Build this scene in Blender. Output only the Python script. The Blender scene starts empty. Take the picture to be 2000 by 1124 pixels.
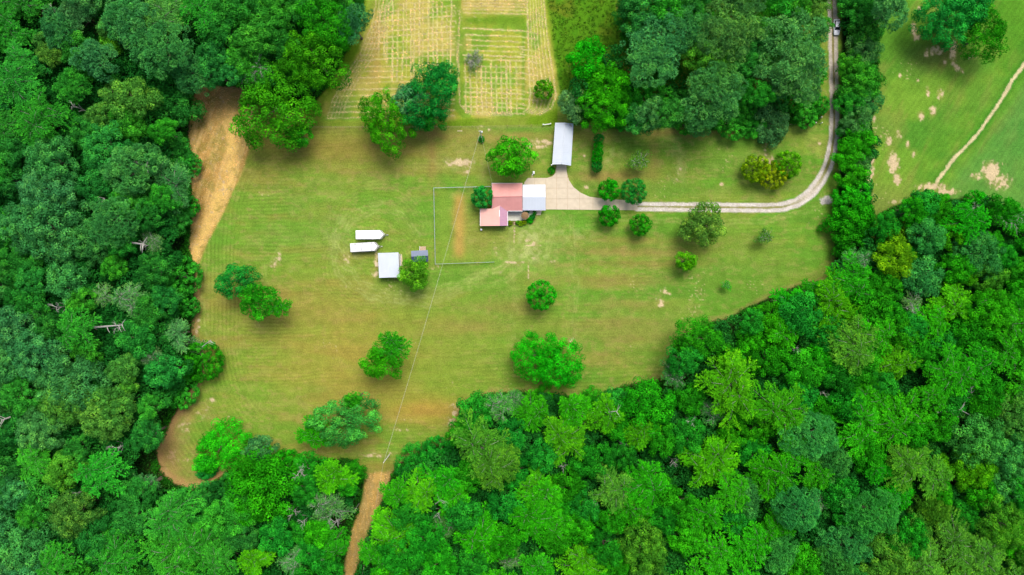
import bpy, bmesh, math, random
import numpy as np
from mathutils import Vector, Matrix

random.seed(7)
S = bpy.context.scene
COL = S.collection
MPP = 0.15           # metres of ground per photograph pixel
HC = 200.0           # flying height of the camera

# ------------------------------------------------------------------ camera, light, exposure
cam_d = bpy.data.cameras.new('camera')
cam_d.sensor_width = 36.0
cam_d.lens = 36.0 * HC / (2000 * MPP)
cam_d.clip_start = 1.0
cam_d.clip_end = 6000.0
cam = bpy.data.objects.new('camera', cam_d)
COL.objects.link(cam)
cam.location = (0, 0, HC)
cam.rotation_euler = (0, 0, 0)
S.camera = cam

LIGHT_DIR = Vector((-0.18, -0.52, -1.0)).normalized()
SUN_EL = math.asin(-LIGHT_DIR.z)
SUN_AZ = math.atan2(-LIGHT_DIR.x, -LIGHT_DIR.y)
w = bpy.data.worlds.new('World')
S.world = w
w.use_nodes = True
nt = w.node_tree
sky = nt.nodes.new('ShaderNodeTexSky')
sky.sky_type = 'NISHITA'
sky.sun_disc = False
sky.sun_elevation = SUN_EL
sky.sun_rotation = SUN_AZ
sky.air_density = 0.8
sky.dust_density = 4.0
sky.ozone_density = 0.4
nt.nodes['Background'].inputs['Strength'].default_value = 0.135
nt.links.new(sky.outputs[0], nt.nodes['Background'].inputs['Color'])

sun_d = bpy.data.lights.new('sun', 'SUN')
sun_d.energy = 2.0
sun_d.angle = math.radians(30)
sun_d.color = (1.0, 0.965, 0.90)
sun = bpy.data.objects.new('sun', sun_d)
COL.objects.link(sun)
sun.rotation_euler = LIGHT_DIR.to_track_quat('-Z', 'Y').to_euler()
sun.location = (60, 190, 210)

S.view_settings.view_transform = 'Standard'
S.view_settings.look = 'None'
S.view_settings.gamma = 1.0
S.view_settings.exposure = 0.56
S.view_settings.use_curve_mapping = False


# ------------------------------------------------------------------ helpers
def W(px, py, z=0.0):
    """world point of height z that the photograph shows at pixel (px, py)"""
    f = 1.0 - z / HC
    return Vector(((px - 1000) * MPP * f, (562 - py) * MPP * f, z))


def lin(c):
    out = []
    for v in c[:3]:
        v /= 255.0
        out.append(v / 12.92 if v <= 0.04045 else ((v + 0.055) / 1.055) ** 2.4)
    return out


def tag(o, label=None, cat=None, group=None, kind=None):
    if label: o['label'] = label
    if cat: o['category'] = cat
    if group: o['group'] = group
    if kind: o['kind'] = kind
    return o


def empty(name, loc=(0, 0, 0), rz=0.0):
    o = bpy.data.objects.new(name, None)
    COL.objects.link(o)
    o.location = loc
    o.rotation_euler = (0, 0, rz)
    o.empty_display_size = 0.5
    return o


def link(name, me, parent=None, loc=None):
    o = bpy.data.objects.new(name, me)
    COL.objects.link(o)
    if parent is not None: o.parent = parent
    if loc is not None: o.location = loc
    return o


class MB:
    """collects simple shapes into one mesh"""
    def __init__(self):
        self.v = []
        self.f = []

    def add(self, vs, fs):
        n = len(self.v)
        self.v += [tuple(v) for v in vs]
        self.f += [tuple(i + n for i in f) for f in fs]
        return self

    def box(self, x0, x1, y0, y1, z0, z1):
        return self.add([(x0, y0, z0), (x1, y0, z0), (x1, y1, z0), (x0, y1, z0),
                         (x0, y0, z1), (x1, y0, z1), (x1, y1, z1), (x0, y1, z1)],
                        [(3, 2, 1, 0), (4, 5, 6, 7), (0, 1, 5, 4), (1, 2, 6, 5), (2, 3, 7, 6), (3, 0, 4, 7)])

    def tube(self, pts, rad, n=6):
        pts = [Vector(p) for p in pts]
        if not hasattr(rad, '__len__'): rad = [rad] * len(pts)
        vs, fs = [], []
        for i, p in enumerate(pts):
            d = (pts[min(i + 1, len(pts) - 1)] - pts[max(i - 1, 0)])
            if d.length < 1e-6: d = Vector((0, 0, 1))
            d.normalize()
            a = d.cross(Vector((0, 0, 1)) if abs(d.z) < 0.9 else Vector((1, 0, 0))).normalized()
            b = d.cross(a)
            for k in range(n):
                t = 2 * math.pi * k / n
                vs.append(p + (a * math.cos(t) + b * math.sin(t)) * rad[i])
        for i in range(len(pts) - 1):
            for k in range(n):
                fs.append((i * n + k, i * n + (k + 1) % n, (i + 1) * n + (k + 1) % n, (i + 1) * n + k))
        fs.append(tuple(range(n))[::-1])
        m = (len(pts) - 1) * n
        fs.append(tuple(range(m, m + n)))
        return self.add(vs, fs)

    def prism(self, top, down):
        """closed slab: polygon 'top' (ccw from above), thickness vector down"""
        n = len(top)
        top = [Vector(p) for p in top]
        dn = Vector(down)
        vs = top + [p + dn for p in top]
        fs = [tuple(range(n)), tuple(range(n, 2 * n))[::-1]]
        for i in range(n):
            j = (i + 1) % n
            fs.append((i, i + n, j + n, j))
        return self.add(vs, fs)

    def mesh(self, name, mat, smooth=False):
        me = bpy.data.meshes.new(name)
        me.from_pydata(self.v, [], self.f)
        me.materials.append(mat)
        me.validate()
        if smooth:
            me.polygons.foreach_set('use_smooth', [True] * len(me.polygons))
        return me

    def build(self, name, mat, parent=None, loc=None, smooth=False, bevel=0):
        o = link(name, self.mesh(name, mat, smooth), parent, loc)
        if bevel:
            m = o.modifiers.new('bevel', 'BEVEL')
            m.width = bevel
            m.segments = 2
            m.limit_method = 'ANGLE'
        return o


# ------------------------------------------------------------------ materials
def mat_base(name):
    m = bpy.data.materials.new(name)
    m.use_nodes = True
    return m, m.node_tree, m.node_tree.nodes, m.node_tree.links, m.node_tree.nodes['Principled BSDF']


def simple(name, rgb, rough=0.6, metal=0.0, var=0.12, scale=1.2, stain=None, stain_amt=0.0, spec=0.4, bump=0.0):
    m, t, N, L, P = mat_base(name)
    P.inputs['Roughness'].default_value = rough
    P.inputs['Metallic'].default_value = metal
    P.inputs['Specular IOR Level'].default_value = spec
    tc = N.new('ShaderNodeTexCoord')
    nz = N.new('ShaderNodeTexNoise')
    nz.inputs['Scale'].default_value = scale
    nz.inputs['Detail'].default_value = 6
    L.new(tc.outputs['Object'], nz.inputs['Vector'])
    mp = N.new('ShaderNodeMapRange')
    mp.inputs[1].default_value = 0.3
    mp.inputs[2].default_value = 0.7
    mp.inputs[3].default_value = 1 - var
    mp.inputs[4].default_value = 1 + var
    L.new(nz.outputs['Fac'], mp.inputs[0])
    mx = N.new('ShaderNodeVectorMath')
    mx.operation = 'SCALE'
    mx.inputs[0].default_value = rgb
    L.new(mp.outputs[0], mx.inputs['Scale'])
    out = mx.outputs[0]
    if stain:
        n2 = N.new('ShaderNodeTexNoise')
        n2.inputs['Scale'].default_value = scale * 0.35
        n2.inputs['Detail'].default_value = 8
        n2.inputs['Roughness'].default_value = 0.65
        L.new(tc.outputs['Object'], n2.inputs['Vector'])
        r = N.new('ShaderNodeMapRange')
        r.inputs[1].default_value = 0.5
        r.inputs[2].default_value = 0.68
        r.inputs[4].default_value = stain_amt
        L.new(n2.outputs['Fac'], r.inputs[0])
        mm = N.new('ShaderNodeMix')
        mm.data_type = 'RGBA'
        L.new(r.outputs[0], mm.inputs['Factor'])
        L.new(out, mm.inputs['A'])
        mm.inputs['B'].default_value = (*stain, 1)
        out = mm.outputs['Result']
    L.new(out, P.inputs['Base Color'])
    if bump:
        b = N.new('ShaderNodeBump')
        b.inputs['Distance'].default_value = bump
        L.new(nz.outputs['Fac'], b.inputs['Height'])
        L.new(b.outputs[0], P.inputs['Normal'])
    return m


def foliage_mat(name, trans=0.22):
    """leaf colour: the object's own colour, varied leaf by leaf and clump by clump"""
    m, t, N, L, P = mat_base(name)
    oi = N.new('ShaderNodeObjectInfo')
    at = N.new('ShaderNodeAttribute')
    at.attribute_name = 'tint'
    tc = N.new('ShaderNodeTexCoord')
    nz = N.new('ShaderNodeTexNoise')
    nz.inputs['Scale'].default_value = 2.2
    nz.inputs['Detail'].default_value = 3
    L.new(tc.outputs['Object'], nz.inputs['Vector'])
    add = N.new('ShaderNodeMath')
    add.operation = 'MULTIPLY_ADD'
    L.new(nz.outputs['Fac'], add.inputs[0])
    add.inputs[1].default_value = 0.9
    add.inputs[2].default_value = 0.55
    mul = N.new('ShaderNodeMath')
    mul.operation = 'MULTIPLY'
    L.new(add.outputs[0], mul.inputs[0])
    L.new(at.outputs['Fac'], mul.inputs[1])
    sc = N.new('ShaderNodeVectorMath')
    sc.operation = 'SCALE'
    L.new(oi.outputs['Color'], sc.inputs[0])
    L.new(mul.outputs[0], sc.inputs['Scale'])
    # higher tints lean to yellow
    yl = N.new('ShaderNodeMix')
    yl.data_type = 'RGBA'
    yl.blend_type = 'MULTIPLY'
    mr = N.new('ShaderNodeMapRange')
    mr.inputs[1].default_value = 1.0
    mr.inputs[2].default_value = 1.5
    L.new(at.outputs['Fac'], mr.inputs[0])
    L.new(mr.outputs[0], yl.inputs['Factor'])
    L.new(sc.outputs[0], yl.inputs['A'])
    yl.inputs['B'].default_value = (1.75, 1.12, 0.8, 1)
    c = yl.outputs['Result']
    L.new(c, P.inputs['Base Color'])
    P.inputs['Roughness'].default_value = 0.75
    P.inputs['Specular IOR Level'].default_value = 0.04
    tr = N.new('ShaderNodeBsdfTranslucent')
    L.new(c, tr.inputs['Color'])
    ms = N.new('ShaderNodeMixShader')
    ms.inputs[0].default_value = trans
    L.new(P.outputs[0], ms.inputs[1])
    L.new(tr.outputs[0], ms.inputs[2])
    L.new(ms.outputs[0], N['Material Output'].inputs['Surface'])
    return m


def ground_mat():
    m, t, N, L, P = mat_base('ground_cover')
    at = N.new('ShaderNodeAttribute')
    at.attribute_name = 'soil'
    tc = N.new('ShaderNodeTexCoord')
    outs = []
    for sc_, lo, hi, det in ((2.6, 0.68, 1.32, 7), (0.35, 0.86, 1.14, 5)):
        nz = N.new('ShaderNodeTexNoise')
        nz.inputs['Scale'].default_value = sc_
        nz.inputs['Detail'].default_value = det
        nz.inputs['Roughness'].default_value = 0.7
        L.new(tc.outputs['Object'], nz.inputs['Vector'])
        r = N.new('ShaderNodeMapRange')
        r.inputs[1].default_value = 0.3
        r.inputs[2].default_value = 0.7
        r.inputs[3].default_value = lo
        r.inputs[4].default_value = hi
        L.new(nz.outputs['Fac'], r.inputs[0])
        outs.append((nz, r))
    mu = N.new('ShaderNodeMath')
    mu.operation = 'MULTIPLY'
    L.new(outs[0][1].outputs[0], mu.inputs[0])
    L.new(outs[1][1].outputs[0], mu.inputs[1])
    sc = N.new('ShaderNodeVectorMath')
    sc.operation = 'SCALE'
    L.new(at.outputs['Color'], sc.inputs[0])
    L.new(mu.outputs[0], sc.inputs['Scale'])
    L.new(sc.outputs[0], P.inputs['Base Color'])
    P.inputs['Roughness'].default_value = 0.95
    P.inputs['Specular IOR Level'].default_value = 0.05
    b = N.new('ShaderNodeBump')
    b.inputs['Distance'].default_value = 0.12
    b.inputs['Strength'].default_value = 0.6
    L.new(outs[0][0].outputs['Fac'], b.inputs['Height'])
    L.new(b.outputs[0], P.inputs['Normal'])
    return m


M = {}
M['ground'] = ground_mat()
M['leaf'] = foliage_mat('foliage')
M['bark'] = simple('bark', (0.16, 0.125, 0.095), 0.9, var=0.35, scale=3, bump=0.02)
M['grey_bark'] = simple('weathered_bark', (0.32, 0.31, 0.28), 0.85, var=0.3, scale=4)
M['pale_bark'] = simple('bleached_wood', (0.38, 0.37, 0.33), 0.8, var=0.2, scale=4)
M['red_roof'] = simple('red_metal_roof', (0.62, 0.275, 0.245), 0.42, var=0.05, scale=0.5, stain=(0.68, 0.36, 0.32), stain_amt=0.4, spec=0.5)
M['white_roof'] = simple('white_metal_roof', (0.55, 0.595, 0.65), 0.4, var=0.03, scale=0.4, stain=(0.52, 0.57, 0.62), stain_amt=0.5)
M['greyer_roof'] = simple('greyer_white_metal_roof', (0.48, 0.53, 0.59), 0.4, var=0.05, scale=0.3, stain=(0.42, 0.50, 0.58), stain_amt=0.5)  # slightly greyer tone for the right slopes of the white roofs
M['white'] = simple('white_paint', (0.80, 0.80, 0.79), 0.45, var=0.03, scale=1)
M['dirty_white'] = simple('dirty_white_paint', (0.68, 0.68, 0.69), 0.5, var=0.08, scale=2.4, stain=(0.26, 0.26, 0.27), stain_amt=0.9)
M['trim'] = simple('grey_trim', (0.30, 0.29, 0.28), 0.5, metal=0.3)
M['concrete'] = simple('concrete', (0.54, 0.465, 0.345), 0.9, var=0.06, scale=0.9, stain=(0.44, 0.36, 0.25), stain_amt=0.45, spec=0.1)
M['patio'] = simple('patio_concrete', (0.56, 0.56, 0.47), 0.9, var=0.06, scale=0.8, stain=(0.42, 0.42, 0.36), stain_amt=0.4, spec=0.1)
M['brick'] = simple('brick_wall', (0.30, 0.13, 0.09), 0.9, var=0.2, scale=3)
M['siding'] = simple('cream_siding', (0.55, 0.50, 0.42), 0.8, var=0.06)
M['glass'] = simple('window_glass', (0.03, 0.04, 0.05), 0.08, var=0.1)
M['dark_glass'] = simple('car_glass', (0.015, 0.018, 0.02), 0.08)
M['blue_roof_shaded'] = simple('shaded_blue_roof', (0.055, 0.085, 0.155), 0.45, var=0.08, scale=0.8)  # shed roof slope away from the sun, its shade put into the colour
M['blue_roof_lit'] = simple('lit_blue_roof', (0.165, 0.20, 0.285), 0.42, var=0.1, scale=0.8)  # same shed roof, sunward slope, painted lighter for the light on it
M['wood'] = simple('weathered_wood', (0.42, 0.31, 0.2), 0.9, var=0.25, scale=3)
M['plank'] = simple('pale_plank', (0.60, 0.50, 0.33), 0.9, var=0.15, scale=3)
M['pipe'] = simple('galvanised_pipe', (0.40, 0.47, 0.46), 0.45, metal=0.2)
M['wire'] = simple('aluminium_cable', (0.50, 0.48, 0.36), 0.5)
M['pole'] = simple('weathered_pole', (0.64, 0.61, 0.56), 0.85, var=0.12, scale=2)
M['tyre'] = simple('tyre_rubber', (0.02, 0.02, 0.02), 0.85)
M['chrome'] = simple('steel', (0.5, 0.5, 0.5), 0.3, metal=0.8)
M['lamp'] = simple('lamp_lens', (0.7, 0.7, 0.66), 0.15)
M['red_lens'] = simple('red_lens', (0.4, 0.02, 0.02), 0.2)
M['car_paint'] = simple('silver_white_paint', (0.66, 0.69, 0.74), 0.25, var=0.02, spec=0.6)
M['brown_cloth'] = simple('brown_canvas', (0.20, 0.125, 0.055), 0.95, var=0.15, scale=2)
M['gravel'] = simple('gravel_stone', (0.55, 0.50, 0.45), 0.95, var=0.3, scale=4)

# ------------------------------------------------------------------ noise and masks on pixel coordinates
def noise_field(U, V, sx, sy=None, seed=0):
    sy = sy or sx
    r = np.random.RandomState(seed)
    g = r.rand(96, 96)
    x = U / sx + 1000.37
    y = V / sy + 1000.71
    xi = np.floor(x).astype(int)
    yi = np.floor(y).astype(int)
    fx = x - xi
    fy = y - yi
    fx = fx * fx * (3 - 2 * fx)
    fy = fy * fy * (3 - 2 * fy)
    x0, x1, y0, y1 = xi % 96, (xi + 1) % 96, yi % 96, (yi + 1) % 96
    return (g[y0, x0] * (1 - fx) + g[y0, x1] * fx) * (1 - fy) + (g[y1, x0] * (1 - fx) + g[y1, x1] * fx) * fy


def fbm(U, V, sx, sy=None, oct=4, seed=0):
    sy = sy or sx
    tot = 0
    a = 1.0
    n = 0.0
    for k in range(oct):
        tot = tot + a * noise_field(U, V, sx / 2 ** k, sy / 2 ** k, seed + 13 * k)
        n += a
        a *= 0.55
    return tot / n


def sstep(a, b, x):
    t = np.clip((x - a) / (b - a), 0, 1)
    return t * t * (3 - 2 * t)


def seg_dist(U, V, pts, closed=False):
    pts = list(pts)
    d = np.full(U.shape, 1e9)
    n = len(pts)
    for i in range(n if closed else n - 1):
        ax, ay = pts[i][:2]
        bx, by = pts[(i + 1) % n][:2]
        dx, dy = bx - ax, by - ay
        q = dx * dx + dy * dy + 1e-9
        t = np.clip(((U - ax) * dx + (V - ay) * dy) / q, 0, 1)
        d = np.minimum(d, (U - ax - t * dx) ** 2 + (V - ay - t * dy) ** 2)
    return np.sqrt(d)


def inside(U, V, pts):
    r = np.zeros(U.shape, bool)
    n = len(pts)
    for i in range(n):
        ax, ay = pts[i]
        bx, by = pts[(i + 1) % n]
        if ay == by: continue
        c = ((ay > V) != (by > V)) & (U < (bx - ax) * (V - ay) / (by - ay) + ax)
        r ^= c
    return r


def sdf(U, V, pts):
    d = seg_dist(U, V, pts, True)
    return np.where(inside(U, V, pts), d, -d)


FOREST_L = [(-3000, -3000), (712, -3000), (712, 0), (700, 60), (672, 110), (640, 170), (612, 205), (560, 215), (470, 170), (385, 168),
            (374, 200), (366, 300), (376, 400), (372, 450), (370, 490), (382, 530), (378, 600), (374, 650), (395, 700), (390, 740), (352, 790),
            (325, 840), (306, 880), (312, 920), (340, 945), (378, 958), (420, 940), (455, 918), (480, 900), (560, 898), (640, 896),
            (690, 898), (714, 925), (706, 980), (684, 1040), (668, 1130), (640, 3000), (-3000, 3000)]
FOREST_R = [(765, 925), (790, 897), (850, 872), (895, 850), (892, 820), (905, 792), (940, 772), (1010, 764), (1070, 768), (1120, 775),
            (1180, 775), (1215, 755), (1260, 745), (1297, 742), (1305, 700), (1325, 660), (1360, 640), (1420, 622), (1500, 582), (1555, 560),
            (1620, 548), (1632, 520), (1632, 420), (1640, 380), (1644, 300), (1644, 100), (1644, -3000), (1712, -3000), (1716, 60), (1714, 160),
            (1702, 230), (1702, 300), (1686, 350), (1700, 390), (1706, 430), (1700, 470), (1690, 500), (1706, 470), (1716, 420), (1740, 405), (1790, 385), (1850, 388),
            (1900, 392), (1950, 398), (2000, 420), (3000, 500), (3000, 3000), (690, 3000), (690, 1130), (715, 1060), (745, 980)]
FOREST_T = [(1203, -3000), (1600, -3000), (1604, 60), (1600, 130), (1602, 242), (1540, 246), (1460, 252), (1380, 256), (1330, 248), (1240, 256), (1180, 250),
            (1120, 245), (1100, 215), (1110, 190), (1130, 140), (1190, 120), (1215, 90), (1203, 40)]
HAY = [(728, -3000), (1066, -3000), (1068, 0), (1076, 80), (1088, 150), (1092, 185), (1084, 212), (1060, 226), (1000, 232), (930, 232), (870, 236), (620, 240),
       (636, 195), (665, 150), (700, 95), (718, 40)]
MEADOW = [(1068, -3000), (1205, -3000), (1205, 40), (1218, 90), (1190, 125), (1130, 150), (1100, 200), (1092, 185), (1080, 80), (1070, 0)]
STRAW = [(385, 168), (470, 168), (492, 215), (494, 250), (486, 290), (470, 340), (452, 380), (430, 430), (404, 480), (384, 525), (370, 500), (368, 450), (376, 400), (362, 310), (366, 240)]
PATH = [(715, 925), (768, 920), (748, 968), (730, 1010), (708, 1060), (692, 1130), (640, 3000), (600, 3000), (668, 1130), (686, 1045), (706, 980)]
PASTURE = [(1712, -3000), (3000, -3000), (3000, 520), (2000, 425), (1950, 402), (1900, 396), (1850, 392), (1790, 388), (1740, 408), (1716, 422), (1706, 440), (1700, 390), (1686, 350), (1702, 300), (1702, 230), (1714, 160)]
CONC = [(1024, 357), (1031, 348), (1068, 348), (1079, 345), (1085, 338), (1087, 322), (1090, 244), (1112, 244), (1106, 322), (1107, 337), (1111, 352), (1120, 366),
        (1134, 377), (1152, 385), (1182, 389), (1215, 391), (1245, 393), (1245, 411), (1066, 409.5), (1024, 409)]
TRACK_A = [(1243, 399), (1330, 399.5), (1430, 400), (1500, 401), (1528, 399), (1553, 391), (1578, 374), (1596, 351), (1610, 325), (1618, 298), (1623, 268), (1624, 230), (1624, 160), (1621.5, 90), (1621, 40), (1619, 0), (1617, -200)]
TRACK_B = [(1243, 409), (1330, 410), (1430, 411), (1500, 412), (1532, 410), (1561, 401), (1588, 383), (1608, 357), (1622, 330), (1630, 300), (1634.5, 268), (1635, 230), (1634, 160), (1632.5, 90), (1632, 40), (1630, 0), (1628, -200)]
ROAD_C = [((a[0] + b[0]) / 2, (a[1] + b[1]) / 2) for a, b in zip(TRACK_A, TRACK_B)]
DITCH = [(2040, 95), (2000, 126), (1976, 160), (1958, 192), (1940, 218), (1922, 245), (1905, 268), (1885, 288), (1865, 308), (1845, 335), (1830, 356)]

# hay rows: polylines with a strength
rs = np.random.RandomState(5)
HAYROWS = []
def wob(p, n, amp, vert):
    out = []
    o = 0
    for i in range(n):
        t = i / (n - 1)
        x = p[0] + (p[2] - p[0]) * t
        y = p[1] + (p[3] - p[1]) * t
        o = o * 0.8 + rs.randn() * amp * 0.5
        out.append((x + (o if vert else 0), y + (0 if vert else o)))
    return out
x = 908.0
while x < 1016:                                  # middle block, long rows
    HAYROWS.append((wob((x, 108 + rs.rand() * 25, x + 2, 222), 12, 0.7, True), 0.55 + 0.45 * rs.rand()))
    x += 8.6 + rs.rand() * 2.6
y = 58.0
while y < 226:
    HAYROWS.append((wob((904 + rs.rand() * 8, y - 2, 1024, y + 2.5), 12, 0.6, False), 0.45 + 0.5 * rs.rand()))
    y += 8.2 + rs.rand() * 4
y = -20.0
while y < 32:
    HAYROWS.append((wob((905, y, 1030, y + 2), 8, 0.6, False), 0.5))
    y += 6.5
x = 1030.0
k = 0
while x < 1066:                                  # right rows bending along the field's edge
    f = (x - 1030) / 36
    HAYROWS.append(([(x, -20), (x + 1 + f * 3, 40), (x + 2 + f * 11, 100), (x + 4 + f * 18, 150), (x + 6 + f * 22, 185), (x + 2 + f * 16, 212), (x - 8, 226 - (1 - f) * 6)], 0.5 + 0.5 * rs.rand()))
    x += 5.2
y = 60.0
while y < 215:
    HAYROWS.append((wob((1016, y, 1050, y + 6), 5, 0.5, False), 0.5 * rs.rand() + 0.3))
    y += 10 + rs.rand() * 4
x = 742.0
while x < 884:                                   # left block
    y1 = 150 if x > 760 else 110
    if 820 < x: y1 = 140
    HAYROWS.append((wob((x, -20 + rs.rand() * 40, x - 3 + rs.rand() * 6, y1 + rs.rand() * 20), 12, 1.0, True), 0.4 + 0.6 * rs.rand()))
    x += 7 + rs.rand() * 4.5
y = 5.0
while y < 236:
    xl = np.interp(y, [0, 60, 130, 180, 236], [745, 722, 690, 655, 632])
    HAYROWS.append((wob((xl, y + 7, 888, y - 5 if y < 120 else y + 1), 14, 0.8, False), 0.35 + 0.45 * rs.rand()))
    y += 9 + rs.rand() * 4
for k in range(5):                               # rows round the outer edge
    o = 4 + k * 7
    HAYROWS.append(([(735 + o, -20), (722 + o, 50), (700 + o, 105), (668 + o, 155), (644 + o, 200), (636 + o, 230)], 0.45))
    HAYROWS.append(([(898, 20 + k), (896 - k, 110), (898, 205), (915 + k, 224 - k), (1000, 226 - k * 1.5)], 0.25))


def paint(U, V):
    """albedo of the ground at pixel coordinates U, V: where the grass is dry, green, cut or worn away"""
    shp = U.shape
    C = np.zeros(shp + (3,))

    def c(rgb): return np.array(lin(rgb)) * 0.70

    def mix(mask, rgb):
        nonlocal C
        mk = np.clip(mask, 0, 1)[..., None]
        C = C * (1 - mk) + c(rgb) * mk

    Uw = U + (fbm(U, V, 26, oct=3, seed=1) - 0.5) * 14
    Vw = V + (fbm(U, V, 26, oct=3, seed=2) - 0.5) * 14
    n_f = fbm(U, V, 8, oct=3, seed=3)
    n_m = fbm(U, V, 45, oct=4, seed=4)
    n_h = fbm(U, V, 190, 22, oct=4, seed=5)          # streaks along the mowing
    n_b = fbm(U, V, 130, 90, oct=4, seed=6)
    spk = noise_field(U, V, 4.2, seed=7)
    # ---- lawn
    mix(np.ones(shp), (126, 160, 52))
    left = sstep(1180, 700, U)
    right = 1 - left
    mix(sstep(0.42, 0.62, n_h * 0.6 + n_b * 0.4) * (0.55 * left + 0.22 * right), (158, 141, 68))
    mix(sstep(0.46, 0.66, fbm(U, V, 90, 30, seed=8)) * (0.6 + 0.3 * right), (102, 160, 42))
    mix(right * sstep(0.40, 0.7, fbm(U, V, 150, 40, seed=9)) * 0.6, (96, 144, 44))
    mix(sstep(0.52, 0.7, fbm(U, V, 28, 14, seed=14)) * 0.45, (150, 160, 76))
    mix(sstep(0.52, 0.7, fbm(U, V, 22, 12, seed=15)) * 0.4, (108, 150, 46))
    mix(sstep(0.56, 0.72, fbm(U, V, 12, 6, seed=16)) * 0.4, (172, 158, 92))
    mix(np.exp(-(((U - 700) / 210) ** 2 + ((V - 690) / 120) ** 2)) * (0.35 + 0.5 * n_m), (176, 152, 66))
    mix(np.exp(-(((U - 640) / 210) ** 2 + ((V - 290) / 45) ** 2)) * 0.75, (148, 126, 60))
    mix(np.exp(-(((U - 560) / 150) ** 2 + ((V - 600) / 40) ** 2)) * 0.45, (166, 138, 70))
    mix(np.exp(-(((U - 830) / 80) ** 2 + ((V - 800) / 28) ** 2)) * 0.7, (188, 146, 66))
    mix(np.exp(-(((U - 900) / 170) ** 2 + ((V - 660) / 95) ** 2)) * 0.45, (124, 158, 50))
    mix(np.exp(-(((U - 850) / 90) ** 2 + ((V - 740) / 30) ** 2)) * 0.5, (128, 162, 48))
    for bx, by, rx, ry, a in ((1250, 470, 190, 9, .5), (1230, 492, 160, 9, .6), (1260, 515, 170, 7, .5), (1180, 545, 110, 7, .5), (1200, 555, 100, 6, .5), (1230, 595, 90, 14, .55), (1200, 632, 110, 13, .6), (1240, 655, 120, 22, .5),
                              (1190, 700, 80, 20, .5), (1185, 345, 70, 13, .75), (1275, 300, 14, 60, .5), (1330, 262, 120, 8, .6), (1440, 262, 120, 8, .5), (1150, 268, 60, 10, .4), (1000, 265, 70, 10, .6), (845, 300, 10, 60, .6), (855, 262, 70, 10, .6), (1000, 600, 70, 16, .5), (920, 640, 80, 14, .4)):
        mix(np.exp(-(((Uw - bx) / rx) ** 2 + ((Vw - by) / ry) ** 2)) * a, (160, 134, 74))
    for bx, by, rx, ry, a in ((1010, 250, 70, 10, .6), (820, 430, 60, 40, .5), (800, 560, 60, 30, .6), (900, 540, 90, 30, .55), (870, 400, 14, 60, .6), (1130, 430, 60, 22, .55), (1060, 450, 60, 30, .5), (1500, 500, 150, 40, .5), (1380, 450, 150, 25, .35),
                              (1440, 580, 130, 30, .45), (1260, 620, 200, 60, .25), (1420, 300, 60, 40, .5), (1330, 370, 200, 14, .5), (1240, 290, 40, 20, .5), (1500, 270, 90, 20, .35), (1200, 390, 50, 20, .2), (760, 500, 40, 30, .3), (420, 470, 30, 60, .6), (560, 460, 90, 30, .4), (600, 420, 60, 70, .3)):
        mix(np.exp(-(((Uw - bx) / rx) ** 2 + ((Vw - by) / ry) ** 2)) * a, (104, 156, 48))
    # mowing rounds: they follow the outline of each lawn
    se = ((np.abs((U - 760) / 350.0) ** 4 + np.abs((V - 560) / 330.0) ** 4) ** 0.25) * 330
    wv = (fbm(U, V, 120, seed=11) - 0.5) * 9
    st = np.sin((se + wv) * 2 * math.pi / 7.2)
    curv = sstep(250, 300, se) * sstep(620, 480, U)
    hz = np.sin((V + 0.03 * (U - 700) + wv * 1.5) * 2 * math.pi / 7.2)
    stl = np.where(V > 248, st * curv + hz * (1 - curv), 0)
    sr = np.sin((V + 0.04 * (U - 1300) * (V > 412) + wv * 0.8) * 2 * math.pi / 8.0)
    s2 = ((np.abs((U - 1370) / 235.0) ** 5 + np.abs((V - 330) / 62.0) ** 5) ** 0.2) * 62
    sq = np.sin((s2 + wv * 0.3) * 2 * math.pi / 6.0)
    stripes = np.where(U < 900, stl, np.where((V < 398) & (U > 1110), sq, sr))
    C *= (1 + 0.11 * stripes * (sstep(0.35, 0.7, fbm(U, V, 110, 40, seed=18)) + 0.5 * (U < 560)) * (0.3 + n_f))[..., None]
    pass2 = np.sin((V + wv) * 2 * math.pi / 29.0)
    C *= (1 + 0.03 * pass2)[..., None]
    # turning circles by the trailers
    for cx, cy, r0, r1 in ((742, 440, 55, 105), (700, 470, 30, 62), (730, 520, 60, 110)):
        rr = np.hypot(U - cx, (V - cy) * 1.15)
        mk = sstep(r0 - 8, r0 + 8, rr) * sstep(r1 + 10, r1 - 8, rr)
        C *= (1 + 0.06 * mk * np.sin(rr * 2 * math.pi / 7.5))[..., None]
    # diagonal wear below the house
    dg = np.sin((U * 0.55 + V * 0.85 + wv) * 2 * math.pi / 9)
    mk = np.exp(-(((U - 1035) / 55) ** 2 + ((V - 480) / 45) ** 2))
    C *= (1 + 0.10 * mk * dg)[..., None]
    mix(mk * (0.25 + 0.4 * n_f), (166, 180, 92))
    # tyre tracks worn by the mower and the trailers
    for tr, al in (([(1068, 425), (1052, 468), (1010, 505), (940, 540), (865, 575), (780, 590), (720, 578)], .5), ([(1060, 455), (1030, 500), (960, 528), (890, 556), (838, 566)], .45),
                   ([(838, 585), (760, 572), (700, 548), (668, 515), (664, 470), (690, 432), (740, 412), (790, 420), (815, 460)], .5), ([(838, 600), (750, 586), (684, 560), (652, 520), (650, 465), (680, 420), (740, 398)], .4),
                   ([(1020, 525), (985, 548), (930, 560), (850, 592)], .4), ([(1085, 420), (1076, 470), (1058, 520)], .4), ([(400, 520), (392, 600), (402, 680), (372, 790), (345, 880)], .4), ([(1180, 425), (1330, 432), (1480, 434), (1570, 418), (1612, 395)], .3),
                   ([(1060, 445), (1020, 470), (1000, 520), (1005, 600), (1000, 690)], .2), ([(560, 470), (520, 520), (500, 640)], .25), ([(1115, 430), (1125, 560), (1120, 680)], .3)):
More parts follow.
